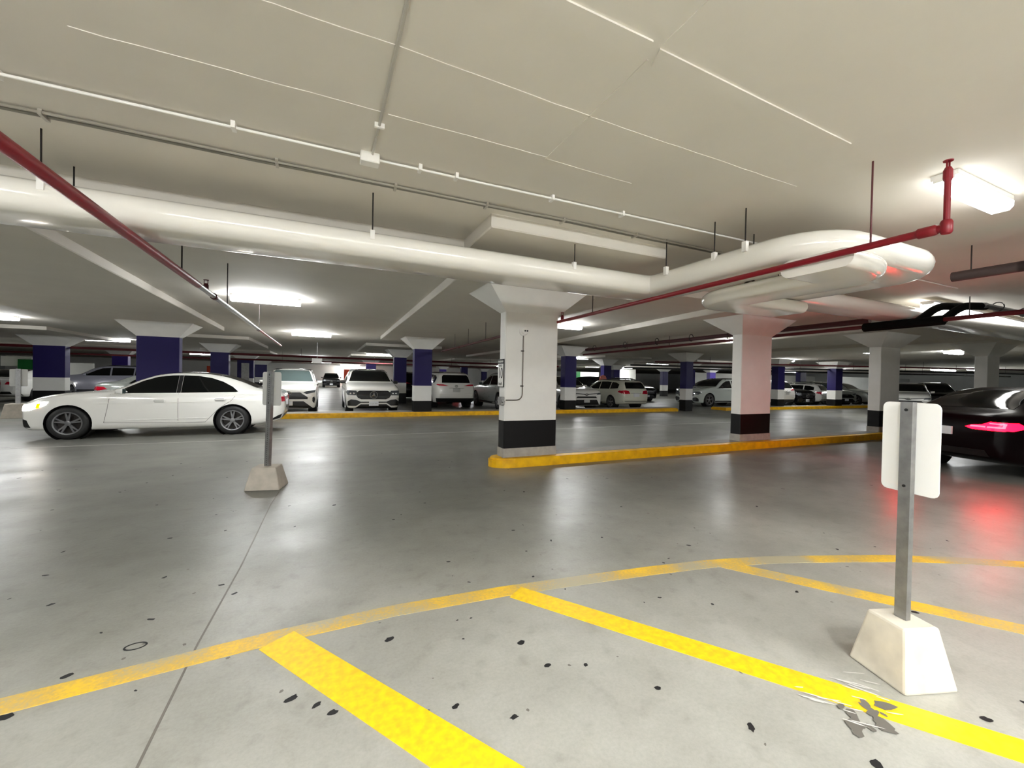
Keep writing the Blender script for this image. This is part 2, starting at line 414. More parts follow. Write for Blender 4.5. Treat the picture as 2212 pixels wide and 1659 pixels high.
# ------------------------------------------------------------------ curbs
def curb(poly, label, h=0.15):
    t = thing('curb', label, 'curb')
    bm = new(); prism(bm, poly, 0, h)
    ev = [e for e in bm.edges if all(abs(v.co.z-h) < 1e-5 for v in e.verts)]
    bmesh.ops.bevel(bm, geom=ev, offset=0.03, segments=2, affect='EDGES')
    obj('kerb_face', bm, M_CURB, t)
    c = Vector((sum(p[0] for p in poly)/len(poly), sum(p[1] for p in poly)/len(poly)))
    xs = [p[0] for p in poly]; ys = [p[1] for p in poly]
    i = 0.17
    bm = new(); box(bm, min(xs)+0.25, max(xs)-0.25, min(ys)+i, max(ys)+0.002, h-0.02, h+0.004); obj('island_top', bm, M_CURBTOP, t)
    return t
r = 0.36; yc0, yc1 = 5.97, 6.46
pl = [(2.42+r-r*math.sin(a), (yc0+yc1)/2-(yc1-yc0)/2*math.cos(a)) for a in [k*PI/10 for k in range(11)]]
curb([(24, yc0)]+[] + [(24, yc1)] + pl[::-1], 'yellow curb island with a rounded end under the white columns')
curb(rect(-5.7, 15.75, 15.05, 15.95), 'long low yellow curb under the row of blue columns')
curb(rect(18.9, 36, 14.9, 15.8), 'distant yellow curb behind the second white column')

# ------------------------------------------------------------------ columns
def column(x0, x1, y0, y1, label, kind='white', zf=2.45, base=0.0, a=0.40, b=0.30, group=None, ztop=ZD, bk=None):
    cx, cy = (x0+x1)/2, (y0+y1)/2
    t = thing('column', label, 'column', (cx, cy, base), 0, group)
    hx, hy = (x1-x0)/2, (y1-y0)/2
    def seg(name, z0, z1, m, g=0.0):
        bm = new(); box(bm, -hx-g, hx+g, -hy-g, hy+g, z0-base, z1-base)
        bmesh.ops.bevel(bm, geom=[e for e in bm.edges if abs(e.verts[0].co.z-e.verts[1].co.z) > 0.02], offset=0.012, segments=1, affect='EDGES')
        obj(name, bm, m, t)
    if kind == 'white':
        seg('plinth', base, 0.30, M_BASECONC, 0.012)
        seg('black_band', 0.30, 0.745, M_BLACKBAND, 0.002); seg('shaft', 0.745, zf, M_WHITE)
    else:
        seg('black_band', base, 0.55, M_BLACKBAND, 0.002); seg('white_band', 0.55, 1.11, M_WHITE, 0.001); seg('shaft', 1.11, zf, bk or M_BLUE)
    bm = new()
    lo = rect(-hx, hx, -hy, hy); hi = rect(-hx-a, hx+a, -hy-b, hy+b*1.6)
    frustum(bm, lo, hi, zf-base, ztop-base+0.004)
    obj('capital', bm, M_WHITE, t)
    return t
c1 = column(2.615, 3.58, 6.08, 6.31, 'nearest white column with a small alarm and a speed sign', 'white', 2.50, 0.155)
column(8.30, 9.30, 6.18, 6.42, 'second white column along the curb island, glowing pink', 'white', 2.50, 0.155)
column(13.86, 14.85, 6.16, 6.44, 'third white column along the island, above the blank sign', 'white', 2.50, 0.155)
column(19.5, 20.4, 5.85, 6.15, 'fourth white column at right above the black car roof', 'white', 2.46, 0.155)
column(-4.98, -3.98, 15.25, 15.55, 'large navy column right behind the white sedan roof', 'blue', 2.46, 0.155)
column(2.95, 3.60, 15.25, 15.62, 'blue column on the far curb beside the white hatch-backed car', 'blue', 2.46, 0.155)
column(9.36, 9.92, 15.2, 15.6, 'blue column just right of the nearest white column', 'blue', 2.46, 0.155)
column(16.28, 16.75, 15.1, 15.5, 'blue column at the right end of the far curb', 'blue', 2.46, 0.0)
column(-11.2, -10.2, 24.0, 24.4, 'blue column at far left behind the third sign post', 'blue', 2.46)
column(-5.15, -4.4, 24.4, 24.8, 'navy column behind the sedan roof, right of the large navy one', 'blue', 2.46)
column(3.3, 3.95, 22.6, 23.0, 'blue column just behind the right side of the white off-roader', 'blue', 2.46)
column(-12.5, -11.7, 34.6, 35.0, 'purple column left of the large navy one', 'blue', 2.46, bk=mat('violet_column_paint', (62, 38, 146), 0.5))
sc_ = column(-5.8, -4.8, 35.0, 35.4, 'navy column with a grey notice above the sedan rear window', 'blue', 2.46)
bm = new(); box(bm, -0.24, 0.24, -0.24, -0.202, 0.95, 2.2); bevel(bm, .01, 1); obj('notice_board', bm, M_POSTER, sc_)
column(-7.0, -5.9, 52, 52.4, 'distant navy column left of the parked white crossover', 'blue', 2.46)
column(3.1, 3.9, 37, 37.4, 'violet column topping the roof of the white off-roader', 'blue', 2.46, bk=MATS['violet_column_paint'])
column(11.0, 11.6, 35.4, 35.8, 'small blue column above the white car seen from behind', 'blue', 2.46)
column(12.8, 13.6, 50, 50.4, 'tiny violet column peeking over the rear-facing white car', 'blue', 2.46, bk=MATS['violet_column_paint'])
column(21.4, 22.2, 58.5, 58.9, 'tiny dark column left of the speed sign', 'blue', 2.46)
sc2 = column(17.0, 17.6, 22.7, 23.1, 'blue column with a stop sign behind the cream hatchback', 'blue', 2.46)
bm = new(); lathe(bm, [(0.30, -0.02), (0.30, 0.0)], 'y', 8, (-0.42, -0.25, 1.52)); obj('stop_sign', bm, mat('faded_red_sign', (214, 120, 104), 0.5), sc2)
sc3 = column(24.0, 24.7, 30.6, 31.0, 'dark column with white notices behind the cream hatchback', 'blue', 2.46)
bm = new(); box(bm, -0.2, 0.25, -0.22, -0.202, 1.25, 1.5); box(bm, -0.2, 0.25, -0.22, -0.202, 1.6, 1.75); obj('notice_board', bm, M_SIGNWHITE, sc3)
column(30.5, 31.2, 31.2, 31.6, 'dark blue column half hidden behind the end-of-curb column', 'blue', 2.46)
column(24.8, 25.5, 22.8, 23.2, 'dark blue column in the drive aisle right of the end-of-curb column', 'blue', 2.46)
column(34.9, 35.7, 29.4, 29.8, 'purple column with white stickers left of the pink-lit column', 'blue', 2.46, bk=MATS['violet_column_paint'])
column(23.8, 24.4, 15.4, 15.8, 'blue column against the right edge of the pink-lit column', 'blue', 2.46, 0.155)
column(36.6, 37.4, 21.8, 22.2, 'blue column behind the dark van', 'blue', 2.46)
column(28.7, 29.4, 15.0, 15.5, 'blue column between the white and silver parked cars at right', 'blue', 2.46, 0.155)

# things on the nearest column
t = thing('fire_alarm', 'round white alarm strobe on the nearest white column', 'alarm', (2.925, 6.08, 2.205))
bm = new(); lathe(bm, [(0.075, 0.0), (0.075, -0.03), (0.055, -0.045), (0.055, -0.075)], 'y', 20); obj('base', bm, M_PLASTIC, t, smooth=True)
bm = new()
for dx in (0.0, 0.04): lathe(bm, [(0.014, -0.074), (0.014, -0.082)], 'y', 10, (dx, 0, 0.0))
obj('strobe_eyes', bm, M_INK, t)
t = thing('wall_conduit', 'thin steel conduit bending down the nearest white column', 'conduit', (2.925, 6.08, 2.15))
pts = [(0, -0.015, -0.02), (-0.005, -0.015, -0.95), (-0.30, -0.015, -1.07)]
pts = [(0, -0.015, -0.01), (0, -0.015, -1.07), (-0.29, -0.015, -1.07)]
bm = new(); sweep(bm, bend(pts, 0.12, 8), circ(0.0095, 8)); obj('tube', bm, mat('dull_steel', (118, 112, 104), .45, .6), t, smooth=True)
for z in (-0.27, -0.84):
    bm = new(); box(bm, -0.035, 0.012, -0.028, 0.0, z-0.008, z+0.008); obj('clip', bm, M_DARKSTEEL, t)
t = thing('junction_box', 'small grey junction box on the side of the nearest column', 'junction box', (2.60, 6.14, 1.06))
bm = new(); box(bm, -0.05, 0.012, -0.075, 0.075, -0.06, 0.07); bevel(bm, .006, 1); obj('box', bm, M_STEEL, t)
bm = new(); lathe(bm, [(0.02, -0.075), (0.02, -0.12)], 'y', 10, (-0.02, 0, 0)); obj('connector', bm, M_STEEL, t)
t = thing('speed_sign', 'black and white speed limit sign reading 10 on the column side', 'sign', (2.598, 6.20, 1.51))
bm = new(); box(bm, -0.008, 0.008, -0.118, 0.118, -0.22, 0.23); bevel(bm, .003, 1); obj('plate', bm, M_INK, t)
bm = new(); box(bm, -0.0095, 0, -0.11, 0.11, -0.212, 0.155); obj('face', bm, M_SIGNWHITE, t)
RL = (PI/2, 0, -PI/2)
text_part('lettering', 'MAXIMUM', 0.046, M_SIGNWHITE, t, (-0.0095, 0, 0.19), RL)
text_part('lettering', 'SPEED', 0.05, M_INK, t, (-0.0105, 0, 0.122), RL)
text_part('lettering', '10', 0.25, M_INK, t, (-0.0105, 0, -0.005), RL, 0.8, 0.001)
text_part('lettering', 'km/h', 0.07, M_INK, t, (-0.0105, 0, -0.168), RL)

# ------------------------------------------------------------------ ceiling lights
def light(x, y, L_=1.22, rz=0.0, z=None, label='', wd=0.20, group=None, em=None, dp=0.135):
    z = ZC if z is None else z
    t = thing('ceiling_light', label, 'light', (x, y, z), rz, group)
    bm = new(); box(bm, -L_/2, L_/2, -wd*0.5, wd*0.5, -0.045, -0.0); obj('housing', bm, M_PLASTIC, t)
    bm = new(); prof = [(-wd/2, -0.04), (-wd/2, -dp*.72), (-wd*0.34, -dp), (wd*0.34, -dp), (wd/2, -dp*.72), (wd/2, -0.04)]
    sweep(bm, [(-L_/2, 0, 0), (L_/2, 0, 0)], prof); obj('diffuser', bm, em or M_EMIT, t)
    for s in (-1, 1):
        bm = new(); box(bm, s*L_/2-0.006, s*L_/2+0.006, -wd*0.4, wd*0.4, -0.06, -0.005); obj('end_cap', bm, M_PLASTIC, t)
    return t
light(4.62, 1.49, 0.98, 0, None, 'glaring ceiling light beside the sprinkler riser', 0.15, None, M_EMITSOFT, 0.11)
light(-1.12, 9.75, 1.22, 0, None, 'bright ceiling light above the white sedan rear')
light(-0.5, 17.1, 1.3, 0, None, 'ceiling light above the two parked white off-roaders')
light(5.98, 9.95, 1.22, 0, None, 'ceiling light peeking out right of the nearest column')
light(-9.0, 17.2, 1.3, 0, None, 'ceiling light at the left edge of the garage')
light(-9.6, 26.2, 1.6, 0, None, 'blown out ceiling light left of the large navy column')
light(3.4, 29.5, 1.8, 0, None, 'ceiling light behind the blue column pair in the middle')
light(13.2, 9.9, 1.22, 0, None, 'ceiling light hidden behind the second white column')
light(22.3, 10.2, 1.3, 0, None, 'ceiling light touching the left of the third white column')
light(24.6, 8.4, 1.3, 0, None, 'ceiling light between third and fourth white columns, upper one')
light(26.4, 16.6, 1.3, 0, None, 'small ceiling light right of the pink-lit column')
light(24.8, 26.0, 2.2, 0, None, 'bright light behind the end-of-curb blue column')
light(47.5, 16.8, 3.6, 0, 2.95, 'long far light above the black car, left one of a pair', 0.3)
light(47.3, 14.8, 2.6, 0, 2.95, 'long far light above the black car, right one of a pair', 0.3)
light(12.1, 3.74, 4.9, 0.04, 2.94, 'long strip light beside the black insulated pipes', 0.20, None, M_EMITDIM)
light(15.5, 23.5, 1.4, 0, None, 'distant ceiling light behind the stop sign column')
light(-1.0, 38, 2, 0, None, 'distant ceiling light straight down the far aisle')
light(-0.5, 52, 2, 0, None, 'most distant ceiling light at the aisle end wall')
light(3.0, 60.6, 2.4, 0, None, 'ceiling light close to the white end wall of the far aisle')  # lamp added to brighten the far end wall
light(29, 36.5, 2, 0, None, 'distant light washing the white wall block')
light(26, 36.8, 1.6, 0, None, 'distant light washing the green and white partition')
light(50, 31, 2.4, 0, None, 'distant light washing the long white wall')
light(-8.5, 40, 2.5, 0, None, 'distant light left of the notice column')
light(12.5, 39, 2, 0, None, 'distant light above the white car seen from behind')
light(20, 46, 2.5, 0, None, 'distant light above the white partition wall')
light(36, 26, 2, 0, None, 'distant light above the white crossover in the aisle')
light(30.5, 37, 2, 0, None, 'distant light in front of the white partition')
light(44, 23, 2, 0, None, 'distant light behind the silver parked car')
light(-20, 34, 2, 0, None, 'distant light above the grey van')
# the part of the garage behind and beside the camera
for i, (x, y) in enumerate(((-1.3, -1.3), (1.5, -1.6), (4.6, -1.9), (-4.4, 0.4), (-6.5, 4.2), (0.1, -4.4), (3.1, -4.6), (-3.2, -4.2), (-9.5, 9.7))):
    light(x, y, 1.4, 0, None, ('ceiling light out of view behind the camera, close to the parking stalls', 'ceiling light out of view beside the camera, away from the parking stalls')[0 if y < 0 else 1], 0.34, 'lights behind the camera', M_EMITFAR)

# ------------------------------------------------------------------ ducts
def oval(wd, h, n=8):
    r = h/2; f = wd/2-r; out = []
    for k in range(n+1):
        a = -PI/2 + PI*k/n; out.append((f+r*math.cos(a), r*math.sin(a)))
    for k in range(n+1):
        a = PI/2 + PI*k/n; out.append((-f+r*math.cos(a), r*math.sin(a)))
    return out
def hanger(parent, x, y, z0, z1=ZC, r=0.006, m=None, name='hanger_rod'):
    bm = new(); tube(bm, (x, y, z0), (x, y, z1), r, 6); return obj(name, bm, m or M_DARKSTEEL, parent)
t = thing('ventilation_duct', 'long glossy white oval duct with a U-shaped detour at right', 'duct')
path = [(-16, 4.04, 2.575), (3.72, 4.04, 2.575), (3.72, 2.13, 2.575), (5.18, 2.13, 2.575), (5.18, 3.98, 2.575), (6.3, 3.98, 2.73), (24, 3.98, 2.735)]
pp = bend(path, 0.33, 8)
bm = new(); sweep(bm, pp, oval(0.58, 0.225)); obj('duct_run', bm, M_DUCT, t, smooth=True, sharp=60)
for x, y, br in ((-1.72, 3.76, 1), (-1.80, 4.34, 1), (0.35, 3.76, 1), (2.40, 3.76, 1)):
    hanger(t, x, y, 2.62, ZD if x > 1.42 else ZC)
    bm = new(); box(bm, x-0.018, x+0.018, y-0.012, y+0.03, 2.60, 2.68); obj('hanger_clip', bm, M_PLASTIC, t)
for x, y in ((3.43, 3.5), (3.43, 2.55), (3.46, 2.9)):
    hanger(t, x, y, 2.62)
    bm = new(); box(bm, x-0.02, x+0.02, y-0.02, y+0.02, 2.61, 2.70); obj('hanger_clip', bm, M_PLASTIC, t)
bm = new(); box(bm, -16, 3.5, 4.52, 4.53, 2.50, 2.51); bm.free()
t = thing('ventilation_duct', 'short lower white duct nested under the U-shaped detour', 'duct')
path = [(3.53, 2.02, 2.385), (4.14, 2.02, 2.385), (4.14, 3.42, 2.385), (5.4, 3.42, 2.385)]
bm = new(); sweep(bm, bend(path, 0.30, 8), oval(0.54, 0.145)); obj('duct_run', bm, M_DUCT, t, smooth=True, sharp=60)
hanger(t, 4.1, 2.95, 2.44); hanger(t, 4.9, 3.2, 2.44)
bm = new(); sweep(bm, bend([(3.98, 2.95, 2.47), (4.1, 2.95, 2.52), (4.22, 2.95, 2.47)], .05, 4), circ(.008, 6)); obj('hanger_clip', bm, M_DARKSTEEL, t)
# ------------------------------------------------------------------ conduits on the slab
t = thing('ceiling_conduit', 'bright white conduit running across the ceiling to a junction box', 'conduit')
bm = new(); sweep(bm, [(-6, 3.10, 2.975), (0.2, 3.13, 2.975), (0.36, 3.13, 2.975), (4.2, 3.08, 2.975), (9, 3.05, 2.975)], circ(0.009, 8)); obj('tube', bm, M_CONDUIT, t, smooth=True)
bm = new(); box(bm, 0.20, 0.33, 3.08, 3.17, 2.93, 3.0); bevel(bm, .006, 1); obj('junction_box', bm, M_CONDUIT, t)
for x in (-1.6, -0.55, 0.62, 0.9, 1.75, 2.5):
    bm = new(); box(bm, x-0.012, x+0.012, 3.09, 3.155, 2.957, 3.0); obj('strap', bm, M_CONDUIT, t)
t = thing('ceiling_conduit', 'thin conduit crossing the ceiling toward the junction box from the top edge', 'conduit')
bm = new(); sweep(bm, [(0.305, -1.0, 2.985), (0.29, 1.8, 2.985), (0.28, 3.09, 2.985)], circ(0.009, 8)); obj('tube', bm, M_CABLE, t, smooth=True)
for y in (1.2, 2.72):
    bm = new(); box(bm, 0.255, 0.315, y-.01, y+.01, 2.972, 3.0); obj('strap', bm, M_CONDUIT, t)
t = thing('ceiling_conduit', 'pair of grey conduits between the white conduit and the oval duct', 'conduit')
for i, (yo, m) in enumerate(((3.50, M_CABLE), (3.54, mat('shaded_grey_conduit', (128, 124, 116), 0.45)))):  # second tube in darker grey: the conduit's shadow line painted as colour
    pts = [(-6, yo, 2.98)] + [(-5+k*0.9, yo+0.012*math.sin(k*1.3+i), 2.985-0.004*(k % 2)) for k in range(13)]
    bm = new(); sweep(bm, pts, circ(0.010, 8)); obj('tube', bm, m, t, smooth=True)
for x in (-1.6, -0.35, 0.5, 1.3, 2.1, 3.0):
    bm = new(); box(bm, x-0.010, x+0.010, 3.48, 3.57, 2.966, 3.0); obj('strap', bm, M_CABLE, t)

# ------------------------------------------------------------------ sprinkler pipes
def coupling(parent, p, axis, r, m):
    bm = new()
    lathe(bm, [(r*1.1, -0.05), (r*1.35, -0.04), (r*1.35, 0.04), (r*1.1, 0.05)], axis, 12, p); return obj('coupling', bm, m, parent, smooth=True)
def sprinkler(parent, x, y, z0, z1, r, m):
    bm = new(); tube(bm, (x, y, z0), (x, y, z1-0.09), r, 10); obj('riser', bm, m, parent, smooth=True)
    bm = new(); lathe(bm, [(r*1.0, z1-0.14), (r*1.45, z1-0.12), (r*1.45, z1-0.07), (r*0.9, z1-0.05)], 'z', 12, (x, y, 0))
    for s in (-1, 1): box(bm, x+s*r-0.003, x+s*r+0.003, y-.004, y+.004, z1-0.06, z1-0.012)
    lathe(bm, [(r*1.5, z1-0.014), (r*1.6, z1-0.008)], 'z', 12, (x, y, 0)); obj('sprinkler_head', bm, m, parent)
t = thing('sprinkler_pipe', 'bright red sprinkler pipe crossing in front of the duct detour', 'pipe')
bm = new(); tube(bm, (3.485, 1.25, 2.41), (3.59, 7.0, 2.40), 0.025, 12); obj('pipe', bm, M_RED, t, smooth=True)
bm = new(); tube(bm, (3.59, 6.9, 2.40), (3.90, 15.0, 2.40), 0.028, 10); obj('pipe', bm, M_DKRED, t, smooth=True)
coupling(t, (3.487, 1.33, 2.41), 'y', 0.025, M_RED)
bm = new(); lathe(bm, [(0.024, 2.372), (0.031, 2.385), (0.031, 2.44), (0.024, 2.455)], 'z', 12, (3.485, 1.24, 0)); obj('elbow', bm, M_RED, t, smooth=True)
sprinkler(t, 3.485, 1.24, 2.4, 2.83, 0.016, M_RED)
sprinkler(t, 3.6, 5.98, 2.42, 2.56, 0.018, M_RED)
hanger(t, 3.485, 1.63, 2.41, ZC, 0.006, M_DKRED)
for y in (5.05, 10.0, 11.6, 13.2): hanger(t, 3.55+(y-5)*.038, y, 2.41, ZD, 0.006)
coupling(t, (3.82, 12.6, 2.40), 'y', 0.028, M_DKRED)
t = thing('sprinkler_pipe', 'red and bare steel sprinkler pipe sloping from the left edge', 'pipe')
bm = new(); tube(bm, (-1.28, 0.2, 2.40), (-1.30, 5.6, 2.395), 0.036, 12); obj('pipe', bm, M_RED, t, smooth=True)
bm = new(); tube(bm, (-1.30, 5.5, 2.395), (-1.33, 10.4, 2.38), 0.030, 12); obj('steel_pipe', bm, M_STEEL, t, smooth=True)
bm = new(); tube(bm, (-1.33, 10.3, 2.38), (-1.36, 15.5, 2.37), 0.024, 12); obj('pipe', bm, mat('pink_pipe', (196, 110, 104), 0.4), t, smooth=True)
coupling(t, (-1.305, 6.35, 2.393), 'y', 0.030, M_DKRED); coupling(t, (-1.335, 10.35, 2.378), 'y', 0.026, M_DKRED)
sprinkler(t, -1.305, 5.95, 2.40, 2.53, 0.018, M_DKRED)
for y, zt in ((5.05, ZD), (7.1, ZC), (10.2, ZC)): hanger(t, -1.305, y, 2.41, zt, 0.007)
t = thing('sprinkler_pipe', 'dark red pipe, lower one of the pair running past the white columns', 'pipe')
bm = new(); tube(bm, (9.10, 0.8, 2.545), (10.25, 15.2, 2.545), 0.036, 10); obj('pipe', bm, M_DKRED, t, smooth=True)
for y in (3.0, 7.6, 9.8, 12.0): hanger(t, 9.10+(y-.8)*.0799, y, 2.545, ZD, .007)
t = thing('sprinkler_pipe', 'dark pipe hung on ring clamps, upper one of the pair past the white columns', 'pipe')
bm = new(); tube(bm, (9.68, 4.5, 2.695), (9.85, 14.4, 2.695), 0.055, 10); obj('pipe', bm, mat('maroon_pipe', (74, 40, 44), 0.45), t, smooth=True)
for y in (8.9, 10.3, 11.9, 13.8):
    x = 9.68+(y-4.5)*0.0172; z = 2.695
    bm = new(); sweep(bm, [(x+0.08*math.cos(a), y, z+0.04+0.10*math.sin(a)) for a in [k*2*PI/14 for k in range(15)]], circ(0.011, 6)); obj('ring_clamp', bm, M_BLACK, t)
t = thing('sprinkler_pipe', 'thick dusky pipe under the dark slab right of the duct detour', 'pipe')
bm = new(); tube(bm, (6.5, 1.75, 2.68), (6.5, 0.6, 2.68), 0.055, 12); tube(bm, (6.5, 1.7, 2.68), (6.5, 2.25, 2.68), 0.055, 12); obj('pipe', bm, mat('dusky_pipe', (72, 58, 57), 0.55), t, smooth=True)
bm = new(); box(bm, 6.42, 6.58, 1.52, 1.68, 2.59, 2.77); bevel(bm, .01, 1); obj('clamp', bm, M_BLACK, t)
hanger(t, 6.5, 2.1, 2.68); hanger(t, 6.5, 0.9, 2.68)
t = thing('insulated_pipe', 'black lagged pipes rising in elbows above the third white column', 'pipe')
bm = new(); tube(bm, (9.385, 4.45, 2.535), (9.30, 3.30, 2.535), 0.082, 10); obj('manifold', bm, M_INSUL, t, smooth=True)
for (y, xx) in ((3.62, 9.32), (3.42, 9.60)):
    bm = new(); sweep(bm, bend([(xx-.05, y, 2.55), (xx+.30, y-.12, 2.82), (xx+.95, y-.2, 2.86)], .2, 5), circ(0.065, 10)); obj('lagged_elbow', bm, M_INSUL, t, smooth=True)
bm = new(); tube(bm, (10.4, 3.2, 2.86), (15.5, 3.2, 2.86), 0.05, 10); obj('pipe', bm, M_STEEL, t, smooth=True)
for x in (11.0, 12.2, 13.6):
    bm = new(); sweep(bm, [(x, 3.2+0.08*math.cos(a), 2.89+0.08*math.sin(a)) for a in [k*2*PI/14 for k in range(15)]], circ(0.009, 6)); obj('ring_clamp', bm, M_DARKSTEEL, t)
for n_, (p, q, r, lb, m) in enumerate((((-30, 22.6, 2.42), (16, 27.0, 2.44), 0.06, 'dark red main pipe running across behind the blue columns', M_DKRED),
     ((-30, 28.5, 2.30), (14, 30.0, 2.30), 0.05, 'second dark pipe crossing far behind the blue columns', M_DKRED),
     ((16.5, 17.5, 2.52), (40, 8.5, 2.52), 0.045, 'highest thin dark pipe between the second and third white columns', M_DKRED),
     ((16.5, 19.5, 2.40), (44, 10.2, 2.40), 0.045, 'middle thin dark pipe between the second and third white columns', M_BLACK),
     ((18.5, 22.5, 2.35), (48, 13.2, 2.35), 0.05, 'lowest thin dark pipe between the second and third white columns', M_BLACK))):
    t = thing('sprinkler_pipe', lb, 'pipe')
    bm = new(); tube(bm, p, q, r, 8); obj('pipe', bm, m, t, smooth=True)
    for k in range(1, 8):
        v = Vector(p).lerp(Vector(q), k/8); hanger(t, v.x, v.y, v.z, ZD, .008)
# small hanging light grey sign with rod
t = thing('hanging_sign', 'small white sign hanging in the far aisle', 'sign', (-0.4, 22.0, 2.12))
bm = new(); box(bm, -0.22, 0.22, -0.02, 0.02, -0.12, 0.12); bevel(bm, .008, 1); obj('plate', bm, M_SIGNWHITE, t)
bm = new(); tube(bm, (0, 0, 0.1), (0, 0, 0.88), 0.012, 6); obj('rod', bm, M_STEEL, t)

# ------------------------------------------------------------------ sign posts
def sign_post(x, y, label, block, rz, bm_mat, post_h, plate, plate_rz, lean=(0, 0), base_z=0, plate_mat=None, post_r=0.028, holes=True):
    """block: (bottom length, bottom width, top length, top width, height)"""
    t = thing('sign_post', label, 'sign', (x, y, base_z), rz)
    bl, bw, tl, tw, h = block
    bm = new(); frustum(bm, rect(-bl/2, bl/2, -bw/2, bw/2), rect(-tl/2, tl/2, -tw/2, tw/2), 0, h)
    bevel(bm, 0.012, 2); obj('concrete_block', bm, bm_mat, t)
    Lx, Ly = lean
    # U-shaped perforated channel
    def chan(bm, z0, z1):
        r = post_r
        pr = [(-r, -r*0.55), (r, -r*0.55), (r, r*0.55), (r*0.72, r*0.55), (r*0.55, -r*0.2), (-r*0.55, -r*0.2), (-r*0.72, r*0.55), (-r, r*0.55)]
        a = [bm.verts.new((px+Lx*z0, py+Ly*z0, z0)) for px, py in pr]; b = [bm.verts.new((px+Lx*z1, py+Ly*z1, z1)) for px, py in pr]
        n = len(pr)
        bm.faces.new(a[::-1]); bm.faces.new(b)
        for i in range(n): bm.faces.new((a[i], a[(i+1) % n], b[(i+1) % n], b[i]))
    bm = new(); chan(bm, h-0.02, post_h)
    po = obj('post', bm, M_STEEL, t)
    po.rotation_euler = (0, 0, plate_rz-rz)
    if holes:
        bm = new()
        for k in range(int((post_h-h)/0.0254/1.0)):
            z = h+0.02+k*0.0254
            if z > post_h-0.01: break
            lathe(bm, [(0.0055, -post_r*0.55-0.0006), (0.0055, -post_r*0.5)], 'y', 6, (Lx*z, Ly*z, z))
        ho = obj('punched_holes', bm, M_INK, t); ho['kind'] = 'stuff'; ho.rotation_euler = (0, 0, plate_rz-rz)
    pw, ph, pz = plate
    bm = new(); rr_ = 0.028; y_ = post_r*0.55; cor = []
    for cx_, cz_, a0 in ((pw/2-rr_, ph/2-rr_, 0), (-pw/2+rr_, ph/2-rr_, PI/2), (-pw/2+rr_, -ph/2+rr_, PI), (pw/2-rr_, -ph/2+rr_, 1.5*PI)):
        cor += [(cx_+rr_*math.cos(a0+k*PI/8)+Lx*pz, pz+cz_+rr_*math.sin(a0+k*PI/8)) for k in range(5)]
    fa = [bm.verts.new((a, y_, b)) for a, b in cor]; fb = [bm.verts.new((a, y_+.004, b)) for a, b in cor]
    bm.faces.new(fa); bm.faces.new(fb[::-1])
    for k in range(len(cor)): bm.faces.new((fa[k], fb[k], fb[(k+1) % len(cor)], fa[(k+1) % len(cor)]))
    pl_ = obj('sign_plate', bm, plate_mat or M_SIGNBACK, t); pl_.rotation_euler = (0, 0, plate_rz-rz)
    for s in (-1, 1):
        z = pz+s*ph*0.42
        bm = new(); lathe(bm, [(0.007, -post_r*0.55-0.004), (0.007, post_r*0.5)], 'y', 8, (Lx*z, Ly*z, z)); b_ = obj('bolt', bm, M_INK, t); b_.rotation_euler = (0, 0, plate_rz-rz)
    return t
sign_post(2.612, 1.045, 'near blank white sign on a steel post in a pale concrete block', (0.285, 0.285, 0.185, 0.185, 0.278), math.radians(-18), M_BLOCK, 1.345, (0.245, 0.445, 1.12), math.radians(-101.4), post_r=0.026, holes=False)
sign_post(-0.66, 5.98, 'sign on a perforated steel post in a grey concrete block before the sedan', (0.40, 0.36, 0.27, 0.25, 0.27), math.radians(-12), M_BLOCK2, 1.46, (0.30, 0.42, 1.24), math.radians(-42), (0.03, 0), plate_mat=M_SIGNGREY, post_r=0.036)
sign_post(-8.23, 17.0, 'distant sign post in a concrete block at the far left', (0.55, 0.5, 0.42, 0.36, 0.42), 0.1, M_BLOCK2, 1.44, (0.36, 0.5, 1.18), 0.2, plate_mat=M_SIGNGREY, post_r=0.05, holes=False)

# ------------------------------------------------------------------ partitions and background panels
def part_wall(x0, x1, y0, y1, z0, z1, m, label, name='partition'):
    bm = new(); box(bm, x0, x1, y0, y1, z0, z1); o = obj(name, bm, m); return tag(o, label, 'wall')
part_wall(25.6, 28.1, 38.5, 38.8, 0, 2.36, M_WALL, 'white partition wall behind the stop sign column')
part_wall(24.3, 25.6, 38.45, 38.8, 0, 2.4, M_GREEN, 'green painted wall panel beside the blue column')
part_wall(30.9, 33.4, 38.5, 38.8, 0, 2.84, M_WALL, 'white wall block right of the dark notice column')
part_wall(38, 62, 35.0, 35.3, 0, 2.6, M_WALL, 'long white wall behind the cars right of the pink-lit column')
part_wall(45, 60, 24.0, 24.3, 0, 2.3, M_WALLGREY, 'grey wall far right behind the third white column')
part_wall(-16.8, -14.9, 38.5, 38.7, 0.9, 1.95, M_WALL, 'white panel above the grey van')
part_wall(-17.2, -15.9, 34, 34.3, 1.62, 2.2, M_WALL, 'bright box-shaped wall panel at far left')
part_wall(-16.3, -15.5, 33.6, 33.9, 0.9, 2.02, M_GREEN, 'dark green panel at far left behind the sign post')
for i, (a, b) in enumerate(((2.2, 3.0), (4.2, 6.0), (14.5, 16.5), (18.2, 19.2), (-19, -17.5), (-13, -11.5))):
    part_wall(a, b, 60.0, 60.2, 0.2, 2.3, M_ORANGE, ('narrow orange panel at the end of the far aisle', 'wide orange panel at the end of the far aisle, right of the narrow one', 'orange panel seen between the blue column pair', 'small orange panel behind the blue column pair', 'orange panel behind the navy columns, left one', 'orange panel behind the navy columns, right one')[i])
part_wall(-7, 9, 62, 62.2, 0, 2.8, M_WALL, 'white end wall of the far aisle')

